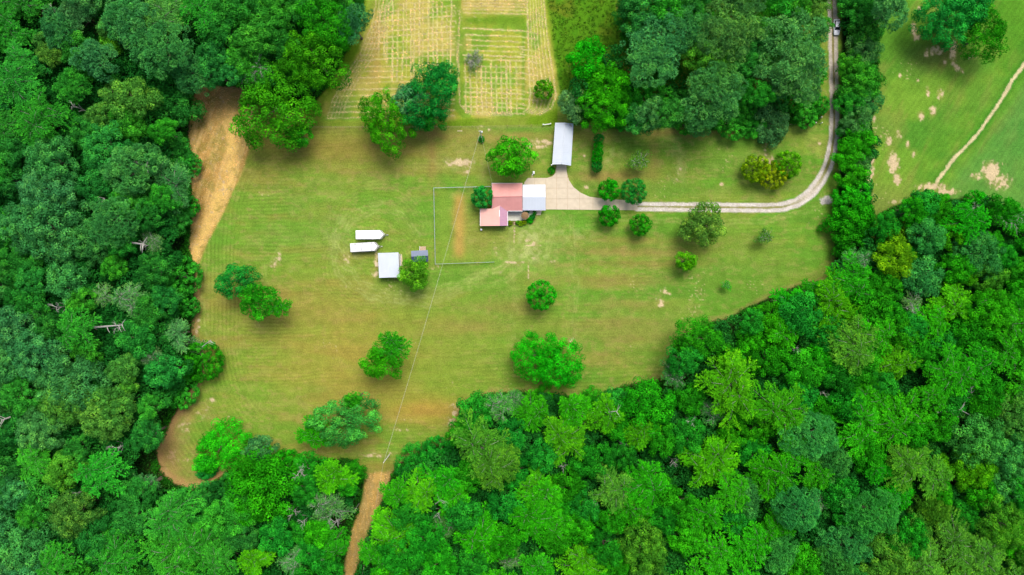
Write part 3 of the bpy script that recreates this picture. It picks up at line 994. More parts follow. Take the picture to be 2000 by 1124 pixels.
CROWN = {
    'RL': [crown_round('crown_broad', 11 + i, 92, 0.15, 0.024, 15000, amp=0.14) for i in range(3)],
    'RM': [crown_round('crown_broad', 21 + i, 52, 0.20, 0.036, 8500, amp=0.17) for i in range(5)],
    'RS': [crown_round('crown_broad', 31 + i, 30, 0.26, 0.055, 3800, amp=0.14) for i in range(3)],
    'PL': [crown_round('crown_needle', 41 + i, 120, 0.13, 0.022, 17000, amp=0.2, needle=True, flat=0.55) for i in range(3)],
    'PM': [crown_round('crown_needle', 51 + i, 64, 0.18, 0.032, 10000, amp=0.22, needle=True, flat=0.55) for i in range(4)],
    'PS': [crown_round('crown_needle', 56, 34, 0.24, 0.05, 4500, amp=0.18, needle=True, flat=0.6)],
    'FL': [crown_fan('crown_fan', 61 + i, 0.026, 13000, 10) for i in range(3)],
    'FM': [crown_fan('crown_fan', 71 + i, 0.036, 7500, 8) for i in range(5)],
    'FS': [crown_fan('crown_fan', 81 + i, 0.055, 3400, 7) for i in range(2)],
    'DL': [crown_round('crown_dense', 91, 150, 0.12, 0.022, 17000, amp=0.02, flat=0.72, zmin=-0.7)],
    'DM': [crown_round('crown_dense', 93 + i, 110, 0.13, 0.032, 11000, amp=0.02, flat=0.72, zmin=-0.7) for i in range(2)],
    'DS': [crown_round('crown_dense', 96 + i, 64, 0.17, 0.05, 5200, amp=0.03, flat=0.75, zmin=-0.7) for i in range(2)],
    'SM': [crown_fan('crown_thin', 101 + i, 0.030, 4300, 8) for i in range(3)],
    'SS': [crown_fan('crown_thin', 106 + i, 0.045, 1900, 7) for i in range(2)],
}
FAN_LIMBS = {}
for key, s0, nb in (('FL', 61, 10), ('FM', 71, 8), ('FS', 81, 7), ('SM', 101, 8), ('SS', 106, 7)):
    FAN_LIMBS[key] = [limbs_fan('limbs', s0 + i, M['grey_bark'], nb, 0.0042 if key[0] == 'F' else 0.008) for i in range(len(CROWN[key]))]
DEAD = [dead_limbs('dead_limbs', 200 + i, M['pale_bark'], rad=0.026, nb=3) for i in range(4)]
TWIGGY = [dead_limbs('bare_limbs', 220 + i, M['grey_bark'], rad=0.022, up=0.9, nb=8) for i in range(2)]
TRUNK = [trunk_mesh('trunk', 300 + i, M['bark']) for i in range(4)]
TRUNK_DEAD = trunk_mesh('trunk', 310, M['grey_bark'])

# lit leaf colours by code (reflectance)
PAL = {
    'g': (0.020, 0.310, 0.006), 'l': (0.034, 0.395, 0.004), 'y': (0.085, 0.430, 0.004), 'k': (0.010, 0.235, 0.018),
    'b': (0.055, 0.300, 0.074), 'o': (0.090, 0.290, 0.026), 'm': (0.014, 0.310, 0.030), 't': (0.140, 0.335, 0.085), 'e': (0.012, 0.390, 0.005),
    'u': (0.090, 0.325, 0.076), 'w': (0.18, 0.36, 0.005),
}
COLW = {'g': 'mid green', 'l': 'bright green', 'y': 'yellow-green', 'k': 'dark green', 'b': 'blue-green', 'o': 'olive', 'm': 'deep green', 't': 'pale grey-green', 'e': 'vivid green', 'u': 'grey-green', 'w': 'yellowish'}
TREES = []


def tree(px, py, r, kind, col, h=None, label=None, group=None, forest=True, stretch=(1, 1), rot=None, name=None, cat=None, rgb=None):
    """one tree whose crown the photograph shows round (px, py) with radius r pixels"""
    rg = random.Random(int(px * 31 + py * 17 + r))
    if h is None:
        h = {'R': 16, 'P': 18, 'F': 17, 'D': 5.5, 'S': 14, 'X': 14}[kind] * (0.72 + 0.28 * min(1.3, r / 40.0)) * rg.uniform(0.9, 1.1)
        if kind == 'D': h = min(9, 2.2 + r * 0.14)
        if kind == 'X': h = rg.uniform(14, 17)
        if 1640 < px < 1725 and py < 490 and kind != 'X': h = min(7.5, 3.5 + r * 0.11)
    if 1640 < px < 1725 and py < 490: r *= 1.07
    fl = 0.62 if kind != 'D' else 0.75
    zc0 = max(h - r * MPP * fl * 0.9, h * 0.42)
    if label is None and kind != 'D':               # rooted inside the wood, not out on the grass
        for _ in range(9):
            bx, by = np.array([1000 + (px - 1000) * (1 - zc0 / HC)]), np.array([562 + (py - 562) * (1 - zc0 / HC)])
            if max(sdf(bx, by, FOREST_L)[0], sdf(bx, by, FOREST_R)[0], sdf(bx, by, FOREST_T)[0]) > 3 or h < 5: break
            h *= 0.86
            zc0 = max(h - r * MPP * fl * 0.9, h * 0.42)
    rm = r * MPP * (1 - zc0 / HC) * {'D': 1.10, 'R': 1.08, 'P': 1.08}.get(kind, 1.06)
    zc = zc0
    p = W(px, py, zc)
    name = name or {'R': 'broadleaf_tree', 'P': 'pine_tree', 'F': 'spreading_tree', 'D': 'shrub', 'S': 'thin_tree', 'X': 'dead_tree'}[kind]
    root = empty(name, (p.x, p.y, 0))
    rz = rg.uniform(0, 6.28) if rot is None else rot
    if kind == 'X':
        t = link('trunk', TRUNK_DEAD, root)
        t.scale = (rm * 1.1, rm * 1.1, zc / 0.9)
        c = link('branches', DEAD[rg.randrange(4)], root, (0, 0, zc * 0.97))
        c.scale = (rm, rm, rm * 1.1)
        c.rotation_euler = (0, 0, rz)
    else:
        size = 'L' if r > 46 else ('M' if r > 23 else 'S')
        key = kind + size
        if kind == 'S' and size == 'L': key = 'SM'
        lst = CROWN[key]
        vi = rg.randrange(len(lst))
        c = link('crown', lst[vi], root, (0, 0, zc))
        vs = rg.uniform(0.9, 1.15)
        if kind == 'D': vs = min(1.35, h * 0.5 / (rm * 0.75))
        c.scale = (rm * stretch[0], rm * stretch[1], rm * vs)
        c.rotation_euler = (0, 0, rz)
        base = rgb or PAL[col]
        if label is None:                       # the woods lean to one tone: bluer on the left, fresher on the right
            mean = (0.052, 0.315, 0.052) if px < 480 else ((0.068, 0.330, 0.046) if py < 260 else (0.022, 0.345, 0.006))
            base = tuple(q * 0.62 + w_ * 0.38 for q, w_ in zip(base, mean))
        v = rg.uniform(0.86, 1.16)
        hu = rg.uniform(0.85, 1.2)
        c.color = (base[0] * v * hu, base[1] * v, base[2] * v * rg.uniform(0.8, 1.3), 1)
        if key in FAN_LIMBS:
            l = link('limbs', FAN_LIMBS[key][vi], root, (0, 0, zc))
            l.scale = c.scale
            l.rotation_euler = c.rotation_euler
        t = link('trunk', TRUNK[rg.randrange(4)], root)
        tr = min(rm, 5.5)
        t.scale = (tr, tr, (zc + rm * 0.2) / 0.9)
        t.rotation_euler = (0, 0, rz)
    root['category'] = cat or ('shrub' if kind == 'D' else 'tree')
    if label:
        root['label'] = label
    if group:
        root['group'] = group
    TREES.append(dict(o=root, x=px, y=py, r=r, kind=kind, col=col, auto=(label is None), h=h))
    return root

# ------------------------------------------------------------------ trees that stand apart, each described
T = tree
T(1000, 307, 44, 'R', 'l', 11, 'broad bright green tree behind the red roofed house, left of the long carport')
T(942, 385, 21, 'D', 'm', 6, 'round dark green tree tight against the left wall of the red roofed house', name='ornamental_tree', cat='tree')
T(810, 535, 32, 'R', 'o', 9, 'light yellowish green tree overlapping the small dark blue roofed shed', stretch=(1, 1), rgb=(0.11, 0.38, 0.010))
T(1190, 371, 20.5, 'D', 'e', 6, 'round tree on the upper side of the concrete drive, nearer the house', name='ornamental_tree', cat='tree', group='round trees flanking the drive')
T(1238, 374, 24.5, 'D', 'm', 6.5, 'round tree where the concrete drive turns to gravel, on its upper side', name='ornamental_tree', cat='tree', group='round trees flanking the drive')
T(1190, 421, 20.5, 'D', 'e', 6, 'round tree just below the concrete drive', name='ornamental_tree', cat='tree', group='round trees flanking the drive')
T(1251, 439, 20.5, 'D', 'g', 6, 'round tree with pale flecks of blossom below the start of the gravel', name='ornamental_tree', cat='tree', group='round trees flanking the drive')
for i, (x_, y_, r_) in enumerate(((1169.5, 272, 10), (1168.5, 286, 9.5), (1168, 299, 10.5), (1166, 312, 10.5), (1166, 326, 10.5))):
    T(x_, y_, r_, 'D', 'm' if i in (0, 4) else 'e', 3.6, 'clipped evergreen shrub in the short row right of the carport, %s' % ['at the top end', 'second from the top', 'the middle one', 'second from the bottom', 'at the bottom end'][i], group='row of shrubs right of the carport', name='shrub')
T(1248, 315, 23, 'S', 'o', 6, 'faint thin pale green tree alone on the lawn right of the shrub row', name='young_tree', cat='tree')
T(1477, 330, 26, 'D', 'w', 6.5, 'yellowish bushy tree, left one of the clump inside the bend of the drive', name='broadleaf_tree', cat='tree', group='clump inside the drive bend')
T(1510, 343, 26, 'D', 'w', 6, 'yellow-green bushy tree, lowest of the clump inside the bend of the drive', name='broadleaf_tree', cat='tree', group='clump inside the drive bend')
T(1538, 322, 26, 'D', 'y', 7, 'greyish topped bushy tree, right one of the clump inside the bend of the drive', name='broadleaf_tree', cat='tree', group='clump inside the drive bend')
T(1374, 438, 43, 'R', 'o', 10, 'big olive grey tree overlapping the lower wheel track of the gravel drive')
T(1340, 511, 23, 'R', 'y', 6.5, 'small round tree with a yellow top below the olive tree on the right lawn', stretch=(1, .9))
T(1494, 463, 18, 'S', 'o', 5, 'thin pale sapling alone on the lawn below the bend of the gravel drive', name='young_tree', cat='tree')
T(1419, 557, 11, 'S', 'l', 3.5, 'tiny sapling on the lower right lawn', name='young_tree', cat='tree')
T(1057, 577, 28, 'D', 'e', 8.5, 'perfectly round dense green tree alone on the middle of the lawn', name='ornamental_tree', cat='tree')
T(1046, 694, 47, 'R', 'e', 11, 'left half of the big bright green pair low on the middle lawn', group='big pair low on the middle lawn')
T(1092, 714, 50, 'R', 'e', 12, 'right half of the big bright green pair low on the middle lawn', group='big pair low on the middle lawn')
T(768, 676, 31, 'F', 'g', 13, 'upper crown of the ragged green pair beside the cable on the lower lawn', group='ragged pair beside the cable')
T(747, 708, 38, 'R', 'l', 12, 'lower crown of the ragged green pair beside the cable on the lower lawn', group='ragged pair beside the cable')
T(676, 822, 62, 'R', 'b', 14, 'large pale bluish green tree above the utility pole on the lower lawn', stretch=(1.08, .84), rot=0.1, rgb=(0.05, 0.36, 0.05))
T(612, 846, 31, 'F', 'l', 10, 'greener tree on the lower left flank of the large bluish tree')
T(690, 782, 18, 'R', 'g', 13, 'small crown poking out above the large bluish tree')
T(434, 872, 53, 'R', 'e', 8, 'bright green tree alone in the lower left corner of the lawn', stretch=(1.05, .9), rot=0.6, rgb=(0.02, 0.46, 0.006))
T(402, 914, 22, 'D', 'm', 3, 'low dark bush at the lower left foot of the bright corner tree')
T(508, 878, 31, 'R', 'b', 9, 'bluish tree right of the bright corner tree on the lower lawn')
T(462, 548, 42, 'R', 'm', 12, 'upper left crown of the sprawling pair on the left lawn', group='sprawling pair on the left lawn', stretch=(1, .8), rot=0.3)
T(506, 588, 38, 'R', 'g', 13, 'lower right crown of the sprawling pair on the left lawn', group='sprawling pair on the left lawn')
T(545, 602, 20, 'F', 'g', 11, 'small crown at the lower right tip of the sprawling pair')
T(396, 706, 38, 'D', 'g', 8, 'large round bush bulging from the left woods onto the lawn')
T(541, 215, 78, 'R', 'g', 15, 'huge round green tree right of the top of the straw strip', group='big trees left of the hay field', rgb=(0.045, 0.33, 0.005))
T(618, 118, 64, 'R', 'g', 17, 'tall green tree on the left edge of the hay field, above the huge round one', group='big trees left of the hay field', rgb=(0.04, 0.32, 0.005))
T(640, 45, 56, 'R', 'g', 18, 'tall green tree at the top of the photo, left of the hay field', group='big trees left of the hay field')
T(686, 42, 36, 'P', 'b', 16, 'bluish tree touching the top left corner of the hay field')
T(585, 265, 24, 'R', 'g', 9, 'small lobe of foliage under the lower right side of the huge round tree')
T(756, 240, 60, 'R', 'l', 13, 'bright green tree on the fence line below the hay field', group='pair below the hay field', stretch=(1.0, .82), rgb=(0.045, 0.37, 0.005))
T(835, 186, 56, 'R', 'k', 14, 'dark green tree at the lower edge of the hay field', group='pair below the hay field', stretch=(1.1, .95), rot=0.8, rgb=(0.010, 0.26, 0.028))
T(862, 158, 36, 'R', 'm', 12, 'dark crown at the upper right of the dark tree below the hay field')
T(800, 195, 34, 'R', 'b', 13, 'blue-green crown between the bright tree and the dark tree below the hay field')
T(843, 232, 28, 'R', 'k', 9, 'low dark crown at the foot of the dark tree below the hay field')
T(1062, 175, 19, 'D', 'y', 5, 'small yellow-green tree inside the right edge of the hay field', name='broadleaf_tree', cat='tree')
T(1148, 118, 42, 'R', 'e', 11, 'vivid green tree at the edge of the meadow right of the hay field')
T(1185, 165, 44, 'R', 'l', 13, 'yellowish green tree, upper one above the long carport')
T(1178, 212, 48, 'R', 'l', 13, 'yellowish green tree, lower one just right of the carport top')
T(1120, 205, 31, 'R', 'u', 9, 'grey-green hazy tree just above the long carport')
T(1840, 42, 52, 'R', 'm', 12, 'dark green tree in the top right pasture, left of its clump', group='clump in the top right pasture')
T(1885, 18, 46, 'R', 'm', 13, 'dark green tree in the top right pasture, uppermost of its clump', group='clump in the top right pasture')
T(1918, 70, 48, 'R', 'g', 12, 'green tree in the top right pasture, right of its clump', group='clump in the top right pasture')
T(940, 272, 6.5, 'D', 'm', 1.4, 'tiny dark shrub beside the foot of the upper utility pole')
for x_, y_, r_, c_, l_ in ((996, 436, 5, 'w', 'yellow-green bedding shrub against the pink wing, left of the patio steps'), (1017, 436.5, 5.5, 'w', 'yellow-green bedding shrub in the middle of the bed below the patio'), (1024, 434.5, 4.5, 'w', 'yellow-green bedding shrub at the right end of the bed below the patio'),
                           (1035, 431, 6.5, 'e', 'green shrub below the brown parasol'), (1040, 424, 5.5, 'm', 'green shrub right of the brown parasol'), (1030, 412.5, 4.5, 'm', 'green shrub tucked under the white roof edge above the parasol'), (1044, 416, 4, 'g', 'green shrub left of the short garden walk'), (1011, 434.8, 4, 'y', 'small yellow-green shrub right of the stepping stones'),
                           (1077, 333, 7, 'g', 'loose green shrub at the lower left post of the long carport')):
    T(x_, y_, r_, 'D', c_, 1.2, l_, group='garden shrubs around the house')
# bare grey bush in the hay field
def bare_bush(px, py, r, h, label):
    p = W(px, py, h * 0.6)
    root = empty('bare_bush', (p.x, p.y, 0))
    for k in range(2):
        c = link('branches', TWIGGY[k], root, (0, 0, h * 0.15 + 0.3 * k))
        c.scale = (r * MPP * 1.25, r * MPP * 1.25, h * 0.9)
        c.rotation_euler = (0, 0, k * 1.3)
    c = link('foliage', CROWN['SS'][0], root, (0, 0, h * 0.35))
    c.scale = (r * MPP * 0.9, r * MPP * 0.9, h * 0.35)
    c.color = (0.16, 0.30, 0.07, 1)
    tag(root, label, 'bush')
bare_bush(925, 115, 23, 3.4, 'bare grey twiggy bush standing in the middle of the hay field')

# ------------------------------------------------------------------ woodland trees: x, y, crown radius (pixels), kind, colour
LEFT = """
45 5 40 Fg|20 60 36 Fg|115 58 33 Pb|150 22 32 Pu|84 80 18 Ro|100 106 24 Ro|206 55 18 Ro|240 38 38 Pb|36 108 24 Fg|80 130 20 Rk|36 172 46 Fg|186 116 36 Pb|148 98 32 Rg|143 165 32 Pg|230 188 30 Ro|215 86 20 Ry|170 140 20 Rl
264 48 46 Pb|330 32 42 Fo|398 22 38 Fg|315 96 50 Pb|378 140 42 Pb|262 196 40 Ro|78 232 46 Fg|196 226 26 Ro|250 240 34 Rl|214 290 48 Rm|100 312 46 Rb|92 372 46 Rb|258 330 46 Pb|334 362 48 Fb|346 300 32 Rk|368 322 22 De|318 256 24 Rl
243 388 28 Rl|350 212 38 Rk|418 108 30 Rk|432 60 34 Rk|456 62 26 St|414 138 28 Rm|8 250 34 Fg|30 296 32 Rk|18 352 34 Rk|445 18 36 Rg|478 20 34 Rg|520 50 44 Rg|492 84 36 Rg|545 12 44 Rg|500 130 40 Sg|450 142 22 Rm|590 20 30 Rk|560 90 26 Rk|470 118 30 Rl
100 392 44 Rb|112 450 66 Rb|45 440 42 Rb|180 470 42 Rb|132 548 38 Rb|224 432 44 Pb|240 474 26 Rg|298 470 22 St|250 402 26 Rl|318 390 28 Rg|350 376 24 Rk|345 430 28 Rk|368 404 18 De|352 540 36 De|366 598 20 De|222 520 24 Rl|300 528 30 Rk|256 584 36 Su
204 576 22 St|160 588 24 Rl|60 546 30 Rk|34 520 44 Rg|18 450 30 Rg|30 640 50 Rb|70 692 48 Rb|22 702 44 Rb|112 742 40 Rb|152 642 34 Fg|170 690 28 Rl|150 745 56 Rb|242 722 28 Ro|250 756 18 Ry|300 702 22 St|344 652 30 Fu|376 674 20 Su|320 726 34 Rm|354 768 28 De
132 790 44 Ro|222 790 34 Ro|40 775 34 Rg|205 812 48 Ro|82 838 44 Rb|20 840 30 Rk|72 902 32 Fl|130 918 36 Ry|150 884 28 Rg|200 922 40 Fe|76 972 40 Rg|20 962 32 Rb|146 1000 44 Ro|50 1062 58 Rb|112 1100 34 Fl|60 1010 24 Rl|335 1010 44 Fl|342 1078 56 Fl|232 1082 46 Fl|272 960 30 Rk|290 946 26 Su
298 846 22 Su|292 796 22 Rl|318 982 22 Dm|370 988 34 Rk|412 978 34 Dm|284 850 30 Rk|262 1010 34 Rk|190 1050 38 Rk|270 660 36 Rk|290 610 30 Rg|320 586 26 Rm|50 590 34 Rk|100 640 30 Rk|190 360 34 Rk|170 260 30 Rk|290 420 28 Rk
520 950 70 Rl|448 1010 44 Rl|398 1062 46 Fl|480 1000 34 Rl|500 1094 30 Fy|430 1090 30 Fg|560 912 30 De|500 920 26 De|605 915 30 Rk|655 930 34 Fy|692 922 22 Rg|640 990 36 St|598 960 28 Rk|620 1040 26 Rl|575 1092 28 Su|610 1080 28 Rk|650 1066 28 Fg|590 1040 26 Rk|644 1110 26 Rk|680 950 20 Rg|540 1050 32 Rm|470 1050 30 Rk|455 950 26 Dm
726 1080 24 Fl|10 1110 34 Rb|-20 560 44 Rb|-20 60 44 Rg|-24 200 40 Rk|-20 330 44 Rg|-24 780 44 Rb|-20 930 44 Rk|-20 1040 40 Rb|60 -20 40 Rg|160 -26 44 Rb|250 -20 40 Rb|350 -26 44 Rg|450 -24 44 Rg|560 -26 44 Rg|660 -22 44 Rg|60 1150 44 Rb|160 1150 40 Rl|260 1150 44 Rl|400 1150 40 Rg|500 1156 40 Rk|600 1150 40 Rk
"""
RIGHT = """
818 912 42 Dm|856 886 30 Dm|930 806 38 Rm|975 794 30 Su|1004 782 24 Su|942 872 48 Fo|968 912 42 Fo|1040 806 30 Fl|1064 776 22 Rl|1120 800 34 Fl|1104 852 42 Fy|1176 812 36 Fy|1160 782 24 Rg|1198 784 28 Rm|1262 798 56 Re|1254 846 30 Fy|1292 860 30 Rg|822 962 32 Fy|776 962 28 Fl|868 940 34 Fg|884 966 36 Fl
905 1004 34 Rm|1046 946 34 Fy|1062 966 36 Fl|1112 952 34 Rg|1160 900 36 Rk|1202 958 42 Fo|1262 942 42 Fl|1296 966 32 Rg|1240 990 34 Fl|1040 1014 40 Fl|1088 1022 34 Fl|940 1040 42 Fl|986 1062 30 Rg|868 1030 28 Su|830 1054 34 Rk|1132 1030 30 Rl|1200 1012 30 Rg|1180 1070 34 Rk|1084 1056 28 Rg|996 1090 26 St|922 1102 30 Rk
1140 1100 38 Fy|1200 1104 30 Rg|1252 1062 48 Ro|860 1100 34 Rg|784 1084 38 Rk|1050 1112 34 Fg|772 1036 42 Fy|756 1100 30 Fg|1000 850 30 Rm|1010 920 30 Rk|1060 890 30 Rm|1140 990 28 Rm|1216 890 26 Rk|990 985 36 Rm|800 1010 34 Rk|1212 840 28 Rg|900 845 26 Rg|915 930 30 Rg|1100 990 30 Rg
1360 662 42 Rg|1336 704 30 Rm|1318 732 26 Su|1424 752 52 Fy|1430 712 32 Rl|1396 802 30 Su|1470 662 30 Rl|1530 642 36 Fl|1500 702 36 Rg|1522 800 48 Fy|1572 722 38 Rg|1604 700 30 Re|1640 732 34 Rk|1482 836 30 Rl|1430 852 30 Rl|1390 902 50 Fy|1470 882 30 Rk|1432 962 32 Fl|1502 922 46 Fl|1546 890 34 Fl
1582 852 44 Pb|1622 900 34 Pb|1682 832 48 Fl|1694 882 34 Rg|1642 962 34 Rk|1556 992 42 Pb|1602 980 20 Su|1654 1060 42 Pb|1632 1110 38 Pb|1452 972 34 Rb|1372 1012 40 Fl|1340 1052 34 Rl|1402 1082 38 Fl|1462 1062 40 Fl|1522 1082 34 Pb|1572 1100 38 Rl|1330 992 30 Rg|1296 1010 28 Rk|1510 1032 30 Fl|1350 780 28 Rg|1560 770 34 Rm|1610 800 32 Rg|1340 850 34 Rk|1440 790 34 Rl|1590 930 30 Fl|1440 1020 28 Rm
1662 672 46 Fo|1746 702 38 Fy|1792 692 32 Rg|1852 732 44 Fl|1900 702 40 Fg|1760 652 30 Rl|1620 650 34 Rk|1742 812 52 Fl|1700 780 34 Fl|1655 790 34 Rk|1902 858 54 Rb|1962 880 36 Rb|1980 812 40 Pu|1922 788 30 Pg|1860 780 34 Rk|1772 902 42 Fo|1892 912 44 Ry|1820 930 34 Fo|1712 912 28 Fe
1702 1002 46 Pb|1660 1012 30 Rm|1822 992 30 Po|1836 960 24 Rg|1862 1062 44 Fo|1912 1090 46 Fo|1956 1022 44 Ro|1984 1062 38 Rl|1772 1052 36 Rk|1794 1020 28 Ro|1732 1082 46 Ro|1802 1100 40 Fo|1960 952 34 Rb|1920 966 30 Rg|1990 960 28 Rk|1830 830 34 Rg|1820 770 32 Fl|1780 850 30 Rg|1990 920 28 Rb|1750 960 32 Fe|1880 1010 30 Rk
1664 386 30 De|1660 432 44 Re|1664 474 34 Rg|1672 512 28 Su|1660 552 40 Fg|1640 522 14 Db|1732 446 28 Rk|1746 462 36 Rw|1748 506 36 Rw|1800 402 32 Rm|1784 414 26 Rg|1832 408 26 Rl|1906 392 18 De|1890 430 34 Fe|1810 462 34 Rb|1856 456 30 Ry|1910 496 44 Rb|1936 476 22 Rl|1970 430 30 Sg|1960 408 26 Rg|1800 540 38 Rb|1866 526 30 Rg
1792 546 20 St|1782 592 20 St|1890 540 18 Ry|1932 542 30 Ro|1852 592 38 Fy|1960 502 24 Rk|1986 532 28 Rg|1720 526 24 De|1742 620 30 Rg|1702 600 40 Rg|1692 560 30 Rg|1622 602 44 Fy|1562 612 40 Rm|1500 622 28 Rl|1470 630 24 Rm|1702 660 40 Fl|1820 632 30 Fl|1982 622 44 Fl|1932 612 44 Rl|1892 652 40 Rg|1972 682 40 Fl|1920 762 38 Rg|1840 680 36 Rm|1780 640 28 Rm|1990 580 30 Rg|2000 760 40 Fl|1720 750 30 Rk|1580 570 26 Fg|1540 590 30 Fe|1730 560 30 Rg|1770 500 24 Rk|1680 720 34 Rg|1625 575 26 Fl
1678 20 33 Rg|1692 60 30 Rg|1686 100 28 Ru|1664 128 24 Rl|1678 166 40 Rg|1690 200 26 Pb|1664 202 26 Re|1672 238 28 Ru|1676 270 28 Rl|1664 300 28 Rl|1680 316 20 Ru|1664 342 26 Rl|1740 18 32 Pb|1700 20 26 Rm|1656 260 20 Rk|1655 185 18 Rg
1250 14 44 Rm|1300 22 38 Re|1355 24 30 Rg|1288 80 60 Pb|1342 58 44 Pb|1272 124 42 Pb|1432 32 56 Pu|1408 80 42 Pu|1545 104 70 Pu|1552 152 44 Pu|1384 114 42 Ry|1390 188 56 Pb|1402 166 42 Pb|1372 240 24 Pb|1446 204 30 De|1432 236 32 De|1502 242 38 Ru|1470 248 22 Re|1240 202 34 De|1272 222 28 Rb|1310 222 28 Rk|1250 236 28 Rm|1540 18 38 Re|1562 8 32 Rl|1592 14 26 Ro|1610 50 16 Rl|1480 90 24 Rk|1458 128 26 Rm|1480 182 28 Re|1600 206 18 De|1574 228 20 De|1556 200 20 De|1290 190 24 De|1330 200 22 Dm|1340 240 20 De|1590 150 20 De|1224 30 24 Rm|1500 60 24 Rk|1515 205 22 Dm|1220 235 20 De
2024 460 40 Rg|2026 560 44 Rl|2026 660 44 Fg|2024 860 44 Rb|2026 980 40 Rg|2024 1090 44 Ro|760 1150 40 Rl|860 1156 40 Rm|960 1150 40 Fl|1060 1156 40 Fg|1160 1150 40 Rg|1260 1150 44 Ro|1360 1150 40 Fl|1460 1150 40 Fg|1560 1156 44 Rl|1660 1156 44 Pb|1760 1156 44 Ro|1860 1150 44 Fo|1960 1156 44 Fo|1250 -24 40 Rm|1350 -24 44 Rm|1450 -24 50 Pu|1560 -24 44 Rm|1672 -22 36 Rm|1740 -20 30 Rm|1900 -26 44 Rm
"""
for block in (LEFT, RIGHT):
    for it in block.replace('\n', '|').split('|'):
        it = it.strip()
        if not it: continue
        a, b, c_, kc = it.split()
        T(float(a), float(b), float(c_) * 1.10, kc[0], kc[1])
# pale dead trees, seen above the canopy
for a, b, c_ in ((100, 22, 18), (585, 922, 22), (655, 1022, 18), (572, 1000, 20), (590, 1022, 15), (225, 876, 20), (108, 600, 18), (1216, 872, 14), (1350, 824, 15), (1318, 904, 14), (1570, 800, 13), (1612, 770, 12),
                (855, 1008, 12), (1100, 912, 13), (1066, 970, 11), (1100, 1060, 13), (1120, 1085, 10), (1560, 684, 12), (1858, 812, 22), (1890, 772, 16), (1790, 572, 17), (1785, 602, 15), (1196, 806, 11), (1600, 822, 10), (1780, 668, 10), (1810, 640, 10), (620, 1082, 20), (1160, 984, 10), (870, 985, 10), (470, 120, 16), (395, 672, 13), (280, 478, 14), (226, 640, 16), (1630, 740, 10), (690, 1000, 10), (1265, 985, 10), (148, 965, 10), (360, 105, 12), (140, 205, 12), (1906, 405, 14), (1930, 590, 10)):
    T(a, b, c_, 'X', 'g')

# fill what is left of the wood with a closed lower storey (nobody could count it)
placed = np.array([(t['x'], t['y'], t['r'], t['h']) for t in TREES])
gx, gy = np.meshgrid(np.arange(-60, 2064, 21.0), np.arange(-50, 1190, 21.0))
rf = np.random.RandomState(17)
gx = gx + rf.uniform(-8, 8, gx.shape)
gy = gy + rf.uniform(-8, 8, gy.shape)
ok = np.zeros(gx.shape, bool)
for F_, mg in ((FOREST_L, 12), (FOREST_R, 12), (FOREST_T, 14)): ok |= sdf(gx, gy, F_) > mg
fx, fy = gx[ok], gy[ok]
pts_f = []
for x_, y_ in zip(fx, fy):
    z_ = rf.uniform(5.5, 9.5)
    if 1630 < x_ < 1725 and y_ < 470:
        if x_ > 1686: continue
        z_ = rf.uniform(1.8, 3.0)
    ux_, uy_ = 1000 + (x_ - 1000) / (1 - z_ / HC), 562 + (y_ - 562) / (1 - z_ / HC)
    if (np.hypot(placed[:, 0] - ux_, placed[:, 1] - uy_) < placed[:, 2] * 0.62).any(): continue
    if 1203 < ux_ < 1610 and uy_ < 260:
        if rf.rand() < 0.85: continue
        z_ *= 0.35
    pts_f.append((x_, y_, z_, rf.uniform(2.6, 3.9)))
pts_f = np.array(pts_f)
per = 700
k = np.repeat(np.arange(len(pts_f)), per)
mm_ = len(k)
lob = unit(rf, 14, -0.1) * 0.72
li = rf.randint(0, 14, mm_)
an = pts_f[k, 0] * 0.7
lx, ly = lob[li, 0] * np.cos(an) - lob[li, 1] * np.sin(an), lob[li, 0] * np.sin(an) + lob[li, 1] * np.cos(an)
d = unit(rf, mm_, -0.3)
Rr = pts_f[k, 3]
P_ = np.stack([(pts_f[k, 0] - 1000) * MPP + Rr * (lx + d[:, 0] * 0.34), (562 - pts_f[k, 1]) * MPP + Rr * (ly + d[:, 1] * 0.34), pts_f[k, 2] + Rr * (lob[li, 2] * 0.65 + d[:, 2] * 0.3)], 1)
N_ = d + rf.randn(mm_, 3) * 0.5
T_ = rf.randn(mm_, 3)
tn = rf.uniform(0.6, 1.3, len(pts_f))
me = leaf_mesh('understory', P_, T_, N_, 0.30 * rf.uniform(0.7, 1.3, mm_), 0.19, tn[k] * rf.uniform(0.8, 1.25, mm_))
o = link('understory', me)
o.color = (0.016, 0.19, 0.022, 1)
tag(o, 'lower storey of dark green leafy trees filling the gaps of the woods', 'woodland', kind='stuff')
nfill = len(pts_f)
import collections
print(collections.Counter(t['o'].name.split('.')[0] for t in TREES))
print('TREES', len(TREES), 'fill', nfill)

